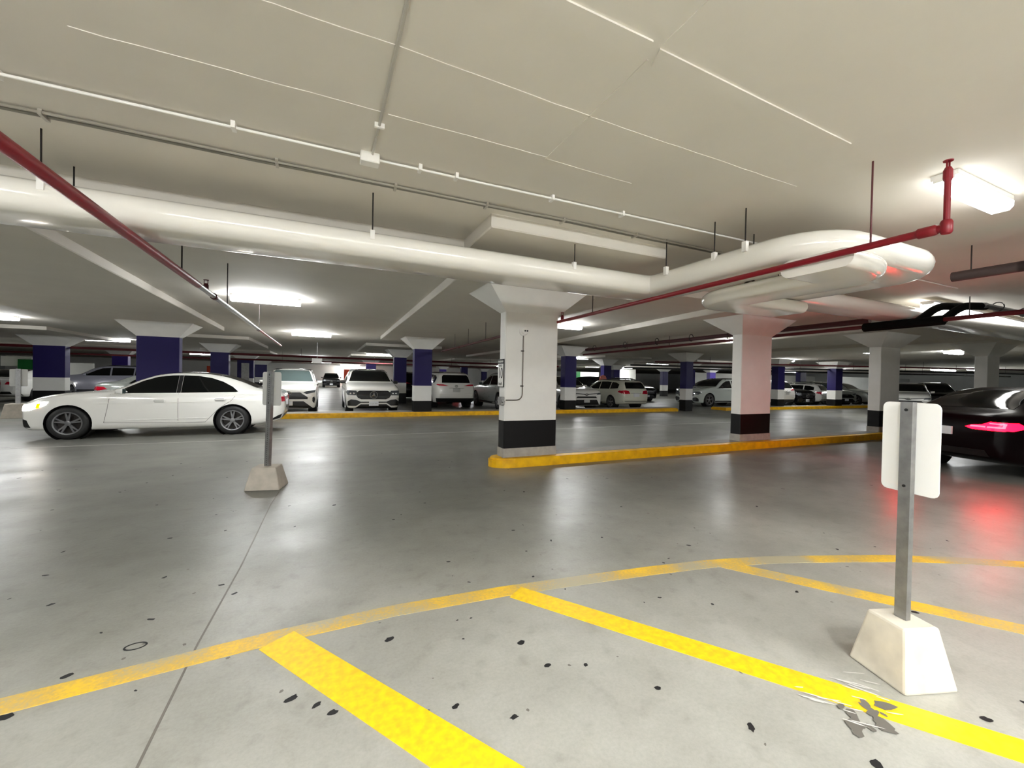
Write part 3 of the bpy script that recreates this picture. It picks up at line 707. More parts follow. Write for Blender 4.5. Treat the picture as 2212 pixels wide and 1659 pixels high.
# ------------------------------------------------------------------ cars
def pchip(keys, s):
    x = np.array([k[0] for k in keys], float); y = np.array([k[1] for k in keys], float)
    h = np.diff(x); d = np.diff(y)/h
    m = np.zeros_like(y); m[0] = d[0]; m[-1] = d[-1]
    for i in range(1, len(x)-1):
        if d[i-1]*d[i] > 0:
            w1, w2 = 2*h[i]+h[i-1], h[i]+2*h[i-1]; m[i] = (w1+w2)/(w1/d[i-1]+w2/d[i])
    i = int(min(max(np.searchsorted(x, s)-1, 0), len(h)-1)); t = min(max((s-x[i])/h[i], 0), 1)
    return (2*t**3-3*t*t+1)*y[i] + (t**3-2*t*t+t)*h[i]*m[i] + (-2*t**3+3*t*t)*y[i+1] + (t**3-t*t)*h[i]*m[i+1]

SEDAN = dict(L=4.69, W=1.81, H=1.44, wb=2.84, fo=0.80, wr=0.335,
 top=[(0, .60), (.02, .68), (.08, .76), (.25, .86), (.7, .955), (1.2, 1.005), (1.38, 1.02), (1.9, 1.27), (2.2, 1.385), (2.55, 1.437), (2.9, 1.44), (3.3, 1.395), (3.75, 1.255), (4.1, 1.09), (4.25, 1.055), (4.5, 1.03), (4.62, .99), (4.67, .90), (4.69, .8)],
 belt=[(0, .58), (.02, .65), (.1, .73), (.5, .86), (1.25, .935), (2, .94), (3, .955), (3.8, .985), (4.3, .985), (4.6, .95), (4.66, .87), (4.69, .78)],
 bot=[(0, .34), (.04, .24), (.2, .19), (.8, .18), (3.9, .2), (4.4, .26), (4.62, .34), (4.69, .5)],
 w=[(0, .55), (.03, .66), (.1, .75), (.25, .82), (.6, .88), (1.2, .905), (3.5, .905), (4.1, .885), (4.45, .83), (4.62, .75), (4.69, .66)],
 r=[(0, .45), (.25, .60), (1.25, .70), (1.6, .655), (2.2, .575), (3.2, .565), (3.75, .575), (4.2, .64), (4.6, .60), (4.69, .55)])
SUV = dict(L=4.93, W=1.95, H=1.77, wb=2.99, fo=0.87, wr=0.39,
 top=[(0, .72), (.03, .86), (.1, .97), (.3, 1.06), (.9, 1.15), (1.3, 1.195), (1.45, 1.23), (2.0, 1.59), (2.3, 1.70), (2.7, 1.755), (3.2, 1.77), (3.9, 1.745), (4.4, 1.69), (4.58, 1.62), (4.74, 1.40), (4.86, 1.15), (4.91, .95), (4.93, .8)],
 belt=[(0, .70), (.03, .82), (.1, .92), (.5, 1.02), (1.3, 1.10), (2.5, 1.125), (4.2, 1.16), (4.7, 1.13), (4.87, 1.05), (4.91, .90), (4.93, .78)],
 bot=[(0, .31), (.04, .24), (.2, .215), (.7, .22), (4.2, .26), (4.75, .32), (4.88, .42), (4.93, .55)],
 w=[(0, .80), (.03, .875), (.1, .925), (.3, .96), (.8, .975), (4.2, .975), (4.6, .945), (4.82, .88), (4.93, .78)],
 r=[(0, .68), (.3, .80), (1.3, .87), (1.6, .82), (2.1, .71), (3.0, .69), (4.2, .66), (4.6, .66), (4.93, .66)])
def scaled(S, L, W, H, wr=None, wb=None, fo=None):
    a, b, c = L/S['L'], W/S['W'], H/S['H']
    T = dict(L=L, W=W, H=H, wb=wb or S['wb']*a, fo=fo or S['fo']*a, wr=wr or S['wr'])
    for k in ('top', 'belt', 'bot'): T[k] = [(x*a, z*c) for x, z in S[k]]
    for k in ('w', 'r'): T[k] = [(x*a, y*b) for x, y in S[k]]
    return T

def section(S, s):
    zt, zb_, z0 = pchip(S['top'], s), pchip(S['belt'], s), pchip(S['bot'], s)
    wd, wr = pchip(S['w'], s), pchip(S['r'], s)
    zt = max(zt, zb_+0.015); wr = min(wr, wd*0.93)
    hgt = zb_-z0
    cab = min(1.0, max(0.0, (zt-zb_)/0.35))
    sh = wd*(0.965 - 0.01*cab)
    P = [(0, z0), (wd*.5, z0), (wd*.84, z0), (wd*.955, z0+min(.05, hgt*.15)), (wd*.985, z0+hgt*.30), (wd*1.0, z0+hgt*.55), (wd*.998, z0+hgt*.74), (wd*.985, z0+hgt*.90), (sh, zb_)]
    k = cab
    P += [(sh*(1-.30) + wr*.30, zb_+(zt-zb_)*(.33*k+.45*(1-k))), (sh*.30+wr*.70, zb_+(zt-zb_)*(.72*k+.70*(1-k))), (wr, zb_+(zt-zb_)*(.91*k+.86*(1-k))), (wr*.80, zt-(zt-zb_)*.03), (wr*.4, zt-0.004), (0, zt)]
    return P
def catmull(P, n=2):
    out = []
    for i in range(len(P)-1):
        p0, p1, p2, p3 = P[max(i-1, 0)], P[i], P[i+1], P[min(i+2, len(P)-1)]
        for k in range(n):
            t = k/n
            out.append(tuple(0.5*((2*p1[j])+(-p0[j]+p2[j])*t+(2*p0[j]-5*p1[j]+4*p2[j]-p3[j])*t*t+(-p0[j]+3*p1[j]-3*p2[j]+p3[j])*t**3) for j in (0, 1)))
    out.append(P[-1]); return out

def boolean_cut(bm, cutters):
    me = bpy.data.meshes.new('tmp'); bm.to_mesh(me); bm.free()
    o = bpy.data.objects.new('tmp', me); COL.objects.link(o)
    cb = bmesh.new()
    for (x, z, r, y0, y1) in cutters: lathe(cb, [(r, y0), (r, y1)], 'y', 32, (x, 0, z))
    bmesh.ops.recalc_face_normals(cb, faces=cb.faces)
    cm = bpy.data.meshes.new('tmpc'); cb.to_mesh(cm); cb.free(); co = bpy.data.objects.new('tmpc', cm); COL.objects.link(co)
    md = o.modifiers.new('b', 'BOOLEAN'); md.operation = 'DIFFERENCE'; md.object = co; md.solver = 'EXACT'
    dg = bpy.context.evaluated_depsgraph_get(); dg.update()
    res = bmesh.new(); res.from_mesh(o.evaluated_get(dg).to_mesh())
    bpy.data.objects.remove(o); bpy.data.objects.remove(co)
    return res

class Car:
    """local frame: +x forward, origin on the ground under the middle; s = distance from the front bumper"""
    def __init__(self, name, S, label, paint, group=None, rim=None, arch_trim=False):
        self.S, self.paint = S, paint
        self.root = thing(name, label, 'car', (0, 0, 0), 0, group)
        L_ = S['L']; self.x0 = L_/2
        ss = [0, .012, .03, .06, .1, .16, .24, .34] + list(np.linspace(.46, L_-.46, 46)) + [L_-q for q in (.34, .24, .16, .1, .06, .03, .012, 0)]
        bm = new(); rings = []
        for s in ss:
            half = catmull(section(S, s), 2)
            full = half + [(-y, z) for y, z in half[-2:0:-1]]
            rings.append([bm.verts.new((self.x0-s, y, z)) for y, z in full])
        n = len(rings[0])
        for r0, r1 in zip(rings, rings[1:]):
            for j in range(n): bm.faces.new((r0[j], r0[(j+1) % n], r1[(j+1) % n], r1[j]))
        for ring in (rings[0], rings[-1]):
            c = bm.verts.new(sum((v.co for v in ring), Vector())/n)
            for j in range(n): bm.faces.new((ring[j], ring[(j+1) % n], c))
        bmesh.ops.recalc_face_normals(bm, faces=bm.faces)
        self.bvh = BVHTree.FromBMesh(bm)
        self.xf = self.x0-S['fo']; self.xr = self.xf-S['wb']; r = S['wr']; W2 = S['W']/2
        cut = []
        for x in (self.xf, self.xr):
            for sg in (-1, 1): cut.append((x, r, r*1.13, sg*(W2+.1), sg*(W2-.30)))
        bm = boolean_cut(bm, cut)
        for f in bm.faces: f.smooth = True
        self.body = obj('body', bm, paint, self.root, smooth=True, sharp=38)
        # dark liners inside the arches
        for x in (self.xf, self.xr):
            for sg in (-1, 1):
                bm = new(); lathe(bm, [(r*1.125, sg*(W2-.04)), (r*1.125, sg*(W2-.295)), (0.02, sg*(W2-.292))], 'y', 28, (x, 0, r))
                ff = [f for f in bm.faces if len(f.verts) > 4]
                bmesh.ops.delete(bm, geom=ff, context='FACES')
                obj('wheel_arch', bm, M_BLACK, self.root)
        self.wheels(rim or M_RIM)
    def wheels(self, rim):
        S = self.S; r = S['wr']; W2 = S['W']/2
        tyre = new(); wd = .225
        lathe(tyre, [(r*.66, -wd/2), (r*.80, -wd/2-.004), (r*.93, -wd/2+.006), (r, -wd/2+.04), (r, wd/2-.04), (r*.93, wd/2-.006), (r*.80, wd/2+.004), (r*.66, wd/2)], 'y', 36)
        bmesh.ops.delete(tyre, geom=[f for f in tyre.faces if len(f.verts) > 4], context='FACES')
        rm = new()
        # spokes on +y side; 5 double spokes
        lathe(rm, [(r*.70, wd/2-.012), (r*.70, wd/2+.004), (r*.63, wd/2), (r*.61, wd/2-.05), (r*.60, -.02)], 'y', 36)
        bmesh.ops.delete(rm, geom=[f for f in rm.faces if len(f.verts) > 4], context='FACES')
        lathe(rm, [(r*.16, wd/2-.03), (r*.15, wd/2-.008), (r*.07, wd/2-.002)], 'y', 16)
        for k in range(5):
            a = 2*PI*k/5+PI/2
            for dd in (-.17, .17):
                p0 = Vector((math.cos(a)*r*.12, wd/2-.02, math.sin(a)*r*.12)); p1 = Vector((math.cos(a+dd)*r*.645, wd/2-.014, math.sin(a+dd)*r*.645))
                d = (p1-p0).normalized(); sd = Vector((-d.z, 0, d.x)); w0, w1 = r*.055, r*.04
                q = [p0+sd*w0, p0-sd*w0, p1-sd*w1, p1+sd*w1]
                a_ = [rm.verts.new(v) for v in q]; b_ = [rm.verts.new(v-Vector((0, .03, 0))) for v in q]
                rm.faces.new(a_); rm.faces.new(b_[::-1])
                for i in range(4): rm.faces.new((a_[i], b_[i], b_[(i+1) % 4], a_[(i+1) % 4]))
        dk = new(); lathe(dk, [(r*.60, -.01), (r*.1, -.012)], 'y', 24)
        tm = None
        for x in (self.xf, self.xr):
            for sg in (1, -1):
                if tm is None:
                    wo = obj('wheel', tyre, M_BLACK, self.root, smooth=True, sharp=50); ro = obj('rim', rm, rim, wo, smooth=True, sharp=30); bo = obj('brake_disc', dk, M_DARKSTEEL, wo)
                    tm = (wo.data, ro.data, bo.data)
                else:
                    wo = link(bpy.data.objects.new('wheel', tm[0]), self.root); ro = link(bpy.data.objects.new('rim', tm[1]), wo); bo = link(bpy.data.objects.new('brake_disc', tm[2]), wo)
                wo.location = (x, sg*(W2-wd/2-.012), r); wo.rotation_euler = (0, 0, 0 if sg > 0 else PI)
    def hit(self, a, b, axis, sg):
        S = self.S
        if axis == 'side': o, d, q = Vector((self.x0-a, sg*3, b)), Vector((0, -sg, 0)), None
        elif axis == 'front': o, d = Vector((self.x0+2, a, b)), Vector((-1, 0, 0))
        elif axis == 'rear': o, d = Vector((-self.x0-2, a, b)), Vector((1, 0, 0))
        else: o, d = Vector((self.x0-a, b, 4)), Vector((0, 0, -1))
        loc, nrm, idx, dist = self.bvh.ray_cast(o, d, 8)
        if loc is None:
            tgt = {'side': Vector((self.x0-a, sg*S['W']*.45, b)), 'front': Vector((self.x0-.05, a, b)), 'rear': Vector((-self.x0+.05, a, b)), 'top': Vector((self.x0-a, b, 1.3))}[axis]
            loc, nrm, idx, dist = self.bvh.find_nearest(tgt)
        if nrm.dot(d) > 0: nrm = -nrm
        return loc, nrm
    def patch(self, name, poly, m, axis='side', sg=-1, off=.004, thick=.012, step=.08, parent=None, smooth=True):
        bm = new()
        f = bm.faces.new([bm.verts.new((a, b, 0)) for a, b in poly])
        f.normal_update()
        bmesh.ops.triangulate(bm, faces=[f], ngon_method='EAR_CLIP')
        for ax in (0, 1):
            lo, hi = min(p[ax] for p in poly), max(p[ax] for p in poly)
            k = int((hi-lo)/step)
            for i in range(1, k+1):
                c = lo+(hi-lo)*i/(k+1)
                pt = (c, 0, 0) if ax == 0 else (0, c, 0); nn = (1, 0, 0) if ax == 0 else (0, 1, 0)
                bmesh.ops.bisect_plane(bm, geom=bm.verts[:]+bm.edges[:]+bm.faces[:], plane_co=pt, plane_no=nn)
        bmesh.ops.remove_doubles(bm, verts=bm.verts, dist=1e-5)
        vs_ = list(bm.verts); inner = {}
        bed = [e for e in bm.edges if e.is_boundary]
        for v in vs_:
            loc, nr = self.hit(v.co.x, v.co.y, axis, sg)
            v.co = loc+nr*off; inner[v] = loc-nr*(thick-off)
        bv = {}
        for e in bed:
            for v in e.verts:
                if v not in bv: bv[v] = bm.verts.new(inner[v])
        for e in bed:
            a, b = e.verts
            try: bm.faces.new((a, b, bv[b], bv[a]))
            except ValueError: pass
        return obj(name, bm, m, parent or self.root, smooth=smooth, sharp=40)
    def pair(self, name, poly, m, axis='side', **k):
        out = []
        for sg in (-1, 1):
            p = poly if axis == 'side' else [(sg*a, b) for a, b in poly] if axis in ('front', 'rear') else [(a, sg*b) for a, b in poly]
            out.append(self.patch(name, p, m, axis, sg, **k))
        return out
    def mirror(self, s, z, m, sz=1.0):
        for sg in (-1, 1):
            loc, nr = self.hit(s, z, 'side', sg)
            bm = new()
            y = loc.y+sg*.11*sz; x = loc.x
            v = box(bm, x-.055*sz, x+.075*sz, y-.095*sz, y+.095*sz, z-.02, z+.115*sz)
            for q in v:
                if q.co.x > x: q.co.z = z+.047*sz+(q.co.z-z-.047*sz)*.6; q.co.y = y+(q.co.y-y)*.8
            bevel(bm, .03*sz, 3)
            tube(bm, (x, loc.y-sg*.03, z-.01), (x, y, z+.01), .018, 6)
            obj('wing_mirror', bm, m, self.root, smooth=True, sharp=50)
            bm = new(); box(bm, x-.060*sz, x-.053*sz, y-.075*sz, y+.075*sz, z, z+.095*sz); obj('mirror_glass', bm, M_GLASS2, self.root)
    def handle(self, s, z, m, parent=None):
        for sg in (-1, 1):
            loc, nr = self.hit(s, z, 'side', sg)
            bm = new(); y = loc.y+sg*.018
            sweep(bm, bend([(loc.x+.105, loc.y, z), (loc.x+.085, y, z), (loc.x-.085, y, z), (loc.x-.105, loc.y, z)], .02, 3), [(-.007, -.013), (.007, -.013), (.007, .013), (-.007, .013)])
            obj('door_handle', bm, m, self.root, smooth=True)
    def seam(self, pts, wd=.007, sg=-1):
        """thin dark gap drawn along a side polyline"""
        for a, b in zip(pts, pts[1:]):
            a, b = Vector(a), Vector(b); d = (b-a).normalized(); s = Vector((-d.y, d.x))*wd/2
            self.patch('panel_gap', [tuple(a+s), tuple(a-s), tuple(b-s), tuple(b+s)], M_SEAM, 'side', sg, off=.0015, thick=.004, step=.12)
    def plate(self, z, end='rear', wd=.30, h=.15, m=None, y=0):
        sx = 1 if end == 'front' else -1
        xs = [self.hit(y+a, z+b, end, 1)[0].x*sx for a in (-wd/2, 0, wd/2) for b in (-h/2, 0, h/2)]
        x = sx*(max(xs)+.030); self.plate_x = x
        bm = new(); box(bm, min(x, x-sx*.03), max(x, x-sx*.03), y-wd/2, y+wd/2, z-h/2, z+h/2)
        return obj('licence_plate', bm, m or M_PLATE, self.root)
    def emblem_star(self, z, r, end='front', m=None):
        sx = 1 if end == 'front' else -1
        loc, nr = self.hit(0, z, end, 1); x = loc.x+sx*.022
        bm = new()
        lathe(bm, [(r*.98, -.012), (r*1.08, 0), (r*.98, .012), (r*.88, 0)], 'x', 28, (x, 0, z), closed=True)
        for k in range(3):
            a = PI/2+k*2*PI/3
            tip = (x, r*.95*math.cos(a), z+r*.95*math.sin(a))
            b1 = (x, r*.20*math.cos(a+PI/3), z+r*.17*math.sin(a+PI/3)); b2 = (x, r*.20*math.cos(a-PI/3), z+r*.20*math.sin(a-PI/3))
            c0 = (x+sx*.012, 0, z); cb = (x-sx*.006, 0, z)
            V = [bm.verts.new(q) for q in (tip, b1, c0, b2, cb)]
            bm.faces.new((V[0], V[1], V[2])); bm.faces.new((V[0], V[2], V[3])); bm.faces.new((V[0], V[4], V[1])); bm.faces.new((V[0], V[3], V[4]))
        obj('emblem', bm, m or M_CHROME, self.root)
    def emblem_oval(self, z, a, b, end='front', m=None):
        sx = 1 if end == 'front' else -1
        loc, nr = self.hit(0, z, end, 1); x = loc.x+sx*.018
        bm = new()
        for (ra, rb) in ((a, b), (a*.42, b*.9)):
            sweep(bm, [(x, ra*math.cos(q), z+rb*math.sin(q)) for q in [k*2*PI/24 for k in range(25)]], circ(.007 if ra == a else .005, 6))
        sweep(bm, [(x, a*.62*math.cos(q), z+b*.38+b*.30*math.sin(q)) for q in [k*2*PI/16 for k in range(17)]], circ(.005, 6))
        obj('emblem', bm, m or M_CHROME, self.root)
    def place(self, x, y, heading, z=0):
        self.root.location = (x, y, z); self.root.rotation_euler = (0, 0, heading); return self

def recolour(root, src, m):
    for o in kid_map(root):
        ob = bpy.data.objects[o]
        if ob.type == 'MESH':
            for i, s in enumerate(ob.material_slots):
                if s.material == src: s.link = 'OBJECT'; s.material = m
def clone(car, x, y, heading, label, paint=None, name=None, z=0):
    r = copy_tree(car.root, kid_map(car.root))
    r['label'] = label
    if 'group' in r: del r['group']
    if name: r.name = name
    r.location = (x, y, z); r.rotation_euler = (0, 0, heading)
    if paint: recolour(r, car.paint, paint)
    return r

# ---- the white saloon crossing the aisle
def saloon(name, S, label, paint, detail=True, rim=None, lit=None):
    c = Car(name, S, label, paint, rim=rim or M_RIM)
    fx, fz, fy = S['L']/4.69, S['H']/1.44, S['W']/1.81
    P = lambda pts: [(a*fx, b*fz) for a, b in pts]
    Y = lambda pts: [(a*fy, b*fz) for a, b in pts]
    c.pair('side_window', P([(1.52, .955), (1.66, 1.06), (1.95, 1.225), (2.2, 1.318), (2.45, 1.352), (2.575, 1.358), (2.575, .968)]), M_GLASS, off=.003)
    c.pair('side_window', P([(2.66, .970), (2.66, 1.358), (2.95, 1.350), (3.2, 1.305), (3.42, 1.225), (3.62, 1.11), (3.74, 1.005), (3.70, .992)]), M_GLASS, off=.003)
    c.pair('pillar_trim', P([(2.58, .968), (2.58, 1.358), (2.655, 1.358), (2.655, .970)]), M_TRIM, off=.004)
    c.patch('windscreen', P([(1.44, -.60), (1.95, -.52), (2.16, -.48), (2.16, .48), (1.95, .52), (1.44, .60)]), M_GLASS, 'top', 1, off=.003)
    c.patch('rear_window', P([(3.38, -.53), (3.38, .53), (3.75, .545), (4.10, .57), (4.10, -.57), (3.75, -.545)]), M_GLASS, 'top', 1, off=.003)
    c.patch('roof_panel', P([(2.22, -.53), (2.22, .53), (3.36, .53), (3.36, -.53)]), M_GLASS if detail else paint, 'top', 1, off=.003)
    c.mirror(1.66*fx, .955*fz, paint)
    c.pair('headlamp', Y([(.50, .57), (.80, .60), (.80, .70), (.72, .715), (.46, .66)]), lit or M_HEAD, 'front', off=.006, step=.04)
    c.patch('grille', Y([(-.36, .45), (.36, .45), (.42, .55), (.38, .655), (-.38, .655), (-.42, .55)]), M_TRIM, 'front', 1, off=.006, step=.06)
    c.patch('lower_grille', Y([(-.40, .26), (.40, .26), (.46, .38), (-.46, .38)]), M_TRIM, 'front', 1, off=.004, step=.06)
    c.pair('air_intake', Y([(.52, .27), (.74, .30), (.72, .40), (.54, .42)]), M_TRIM, 'front', off=.004, step=.06)
    c.emblem_star(.555*fz, .085)
    c.plate(.72*fz, 'rear', .36, .13)
    c.patch('rear_diffuser', Y([(-.60, .36), (.60, .36), (.56, .46), (-.56, .46)]), M_TRIM, 'rear', 1, off=.006, step=.08)
    return c
sed = saloon('saloon_car', SEDAN, 'white saloon car crossing the aisle with its front to the left', M_PAINT_W, rim=M_RIMDK, lit=M_HEADON)
for sg in (-1, 1):
    sed.seam([(1.36, .33), (1.42, .62), (1.46, .93)], sg=sg); sed.seam([(2.62, .30), (2.62, .95)], sg=sg)
    sed.seam([(3.38, .62), (3.62, .80), (3.74, .985)], sg=sg); sed.seam([(1.36, .33), (2.62, .30), (3.12, .31), (3.38, .62)], sg=sg)
    sed.patch('side_crease', [(1.2, .735), (4.1, .775), (4.1, .782), (1.2, .744)], M_PAINT_W, 'side', sg, off=.007, thick=.012, step=.15)
    sed.patch('sill_crease', [(1.35, .37), (3.15, .40), (3.15, .408), (1.35, .38)], M_PAINT_W, 'side', sg, off=.008, thick=.012, step=.15)
    sed.patch('tail_lamp', [(4.30, .80), (4.55, .74), (4.62, .76), (4.60, .89), (4.40, .875)], M_TAIL, 'side', sg, off=.005, step=.05)
    sed.patch('headlamp', [(.04, .60), (.24, .62), (.46, .71), (.50, .775), (.36, .775), (.10, .71)], M_HEADON, 'side', sg, off=.005, step=.05)
    sed.patch('turn_signal', [(.30, .645), (.36, .66), (.38, .745), (.32, .735)], M_AMBER, 'side', sg, off=.009, step=.04)
    sed.patch('air_intake', [(.06, .26), (.20, .25), (.14, .40), (.07, .42)], M_TRIM, 'side', sg, off=.005, step=.05)
    sed.patch('rear_diffuser', [(4.33, .285), (4.60, .36), (4.64, .46), (4.55, .42)], M_TRIM, 'side', sg, off=.005, step=.05)
for hs, hz in ((2.30, .79), (3.40, .815)):
    for sg in (-1, 1): sed.patch('handle_recess_shade', [(hs-.09, hz-.035), (hs+.06, hz-.035), (hs+.09, hz), (hs+.06, hz+.03), (hs-.09, hz+.03), (hs-.11, hz)], mat('recess_shade_paint', (168, 168, 164), .4), 'side', sg, off=.002, step=.1)  # grey patch behind each handle: recess shade painted as colour
sed.handle(2.30, .79, M_PAINT_W); sed.handle(3.40, .815, M_PAINT_W)
sed.pair('tail_lamp', [(.40, .77), (.74, .76), (.74, .88), (.46, .885)], M_TAIL, 'rear', off=.006, step=.05)
sed.place(-3.27, 12.32, PI)

# ---- tall cars
def tall(name, S, label, paint, front='star', rear='slim', glass=None, rim=None, tail=None):
    c = Car(name, S, label, paint, rim=rim or M_RIM)
    fx, fz, fy = S['L']/4.93, S['H']/1.77, S['W']/1.95
    P = lambda pts: [(a*fx, b*fz) for a, b in pts]
    Y = lambda pts: [(a*fy, b*fz) for a, b in pts]
    g = glass or M_GLASS
    c.pair('side_window', P([(1.62, 1.14), (1.80, 1.26), (2.12, 1.46), (2.35, 1.56), (2.68, 1.60), (2.68, 1.155)]), M_GLASS, off=.004)
    c.pair('side_window', P([(2.76, 1.16), (2.76, 1.60), (3.3, 1.605), (3.68, 1.59), (3.68, 1.175)]), M_GLASS, off=.006)
    c.pair('side_window', P([(3.75, 1.18), (3.75, 1.585), (4.1, 1.56), (4.42, 1.45), (4.42, 1.22)]), M_GLASS, off=.004)
    c.patch('windscreen', Y([(-.80, 1.235), (-.66, 1.61), (-.60, 1.675), (.60, 1.675), (.66, 1.61), (.80, 1.235)]), g, 'front', 1, off=.010, thick=.025, step=.045)
    c.patch('rear_window', Y([(-.66, 1.22), (-.62, 1.50), (-.55, 1.585), (.55, 1.585), (.62, 1.50), (.66, 1.22)]), M_GLASS, 'rear', 1, off=.008, thick=.02, step=.05)
    c.mirror(1.72*fx, 1.15*fz, M_TRIM if front == 'star' else paint, 1.05)
    c.handle(2.45*fx, 1.0*fz, paint); c.handle(3.45*fx, 1.02*fz, paint)
    for sg in (-1, 1):
        c.patch('sill_trim', P([(1.34, .27), (3.4, .27), (3.4, .36), (1.34, .36)]), M_TRIM, 'side', sg, off=.004, step=.15)
        c.patch('roof_rail', P([(2.3, 1.70), (4.2, 1.68), (4.2, 1.71), (2.3, 1.73)]), M_TRIM, 'side', sg, off=.02, thick=.03, step=.2)
    if front == 'star':
        c.patch('grille', Y([(-.50, .89), (.50, .89), (.60, .83), (.62, .72), (.56, .62), (.44, .565), (-.44, .565), (-.56, .62), (-.62, .72), (-.60, .83)]), M_TRIM, 'front', 1, off=.012, thick=.03, step=.04)
        c.pair('grille_bar', Y([(.13, .715), (.58, .715), (.58, .745), (.13, .745)]), mat('dark_chrome', (70, 68, 68), .2, .9), 'front', off=.022, step=.06)
        c.emblem_star(.725*fz, .135)
        c.pair('headlamp', Y([(.63, .715), (.90, .725), (.95, .82), (.92, .905), (.62, .89), (.585, .83)]), M_HEAD, 'front', off=.012, thick=.03, step=.03)
        for sx in (-1, 1):
            for dx in (.70, .82):
                loc, nr = c.hit(sx*dx*fy, .79*fz, 'front', 1)
                bm = new(); lathe(bm, [(.032, 0), (.03, .018), (.012, .026)], 'x', 14, (loc.x, loc.y, loc.z)); obj('lamp_lens', bm, M_CHROME, c.root, smooth=True)
        c.patch('air_intake', Y([(-.90, .325), (-.62, .315), (-.46, .43), (.46, .43), (.62, .315), (.90, .325), (.90, .49), (.80, .565), (.62, .545), (.46, .475), (-.46, .475), (-.62, .545), (-.80, .565), (-.90, .49)]), M_TRIM, 'front', 1, off=.013, thick=.03, step=.03)
        c.patch('lower_mouth', Y([(-.66, .225), (-.46, .375), (.46, .375), (.66, .225)]), M_TRIM, 'front', 1, off=.013, thick=.03, step=.03)
        c.plate(.40*fz, 'front', .34, .165)
        t_ = text_part('plate_text', 'CLJK 485', .07, M_POSTER, c.root, (c.plate_x+.001, 0, .40*fz), (PI/2, 0, PI/2))
        c.pair('bonnet_crease', P([(.35, .30), (1.25, .36), (1.25, .375), (.35, .315)]), paint, 'top', off=.006, step=.2)
        c.patch('roof_panel', P([(2.3, -.55), (2.3, .55), (4.1, .55), (4.1, -.55)]), M_GLASS, 'top', 1, off=.004, step=.15)
    elif front == 'trapezoid':
        c.patch('grille', Y([(-.40, .83), (.40, .83), (.66, .66), (.66, .575), (-.66, .575), (-.66, .66)]), M_TRIM, 'front', 1, off=.007, step=.06)
        c.emblem_oval(.80*fz, .10, .065)
        c.pair('headlamp', Y([(.50, .83), (.62, .77), (.90, .84), (.92, .93), (.60, .87)]), M_HEAD, 'front', off=.007, step=.04)
        c.patch('lower_mouth', Y([(-.85, .24), (-.52, .50), (.52, .50), (.85, .24), (.60, .20), (-.60, .20)]), M_TRIM, 'front', 1, off=.006, step=.06)
        c.pair('fog_lamp', Y([(.82, .50), (.88, .42), (.91, .58), (.88, .68), (.82, .64)]), M_TRIM, 'front', off=.006, step=.05)
        c.plate(.42*fz, 'front', .30, .15)
    else:
        c.patch('grille', Y([(-.72, .865), (-.12, .83), (0, .78), (.12, .83), (.72, .865), (.72, .835), (.15, .79), (.0, .72), (-.15, .79), (-.72, .835)]), M_TRIM, 'front', 1, off=.007, step=.05)
        c.emblem_oval(.80*fz, .085, .055)
        c.pair('headlamp', Y([(.62, .78), (.90, .80), (.92, .90), (.70, .88)]), M_HEAD, 'front', off=.007, step=.04)
        c.patch('air_intake', Y([(-.64, .61), (.64, .61), (.55, .70), (-.55, .70)]), M_TRIM, 'front', 1, off=.006, step=.06)
        c.patch('lower_mouth', Y([(-.78, .26), (-.62, .53), (.62, .53), (.78, .26)]), M_TRIM, 'front', 1, off=.006, step=.06)
        c.plate(.47*fz, 'front', .32, .16, M_SIGNGREY)
    tl = tail or M_TAIL
    if rear == 'slim':
        c.pair('tail_lamp', Y([(.36, 1.075), (.80, 1.085), (.88, 1.12), (.86, 1.155), (.60, 1.145)]), tl, 'rear', off=.007, step=.05)
        c.patch('chrome_strip', Y([(-.34, .985), (.34, .985), (.36, .97), (-.36, .97)]), M_CHROME, 'rear', 1, off=.012, thick=.018, step=.1)
        c.emblem_oval(1.06*fz, .07, .05, 'rear')
        c.patch('rear_bumper', Y([(-.90, .50), (.90, .50), (.88, .36), (.80, .26), (-.80, .26), (-.88, .36)]), M_TRIM, 'rear', 1, off=.012, thick=.03, step=.04)
        c.plate(.88*fz, 'rear', .34, .17, M_SIGNGREY)
        bm = new(); box(bm, -.03, .03, -.35, .35, -.012, .012); bevel(bm, .008, 2); o = obj('rear_spoiler', bm, paint, c.root, loc=(c.hit(0, 1.60*fz, 'rear', 1)[0].x-.01, 0, 1.62*fz))
    else:
        c.pair('tail_lamp', Y([(.42, .92), (.84, .90), (.90, 1.0), (.88, 1.10), (.70, 1.12), (.50, 1.08)]), tl, 'rear', off=.007, step=.05)
        c.pair('tail_lamp', P([(4.50, 1.02), (4.78, .93), (4.84, .95), (4.82, 1.08), (4.60, 1.10)]), tl, 'side', off=.007, step=.05)
        c.patch('chrome_strip', Y([(-.36, .97), (.36, .97), (.36, .94), (-.36, .94)]), M_CHROME, 'rear', 1, off=.012, thick=.018, step=.1)
        c.plate(.84*fz, 'rear', .36, .18)
        c.patch('bumper_line', Y([(-.86, .50), (.86, .50), (.86, .475), (-.86, .475)]), M_TRIM, 'rear', 1, off=.005, step=.1)
    return c
gle = tall('sport_utility_car', scaled(SUV, 4.93, 1.97, 1.74), 'white off-roader facing us with a large three-pointed star in its dark grille', M_PAINT_W, 'star', 'slim')
gle.place(1.66, 16.35+4.93/2, -PI/2)
rav = tall('sport_utility_car', scaled(SUV, 4.60, 1.86, 1.69, .36), 'white crossover facing us behind the saloon boot and perforated sign post', M_PAINT_W, 'trapezoid', 'lamps', glass=M_GLASS2)
rav.place(-1.22, 16.6+2.3, -PI/2)
cx9 = tall('sport_utility_car', scaled(SUV, 5.06, 1.97, 1.73), 'white off-roader seen from behind, right of the blue column', M_PAINT_W, 'trapezoid', 'slim')
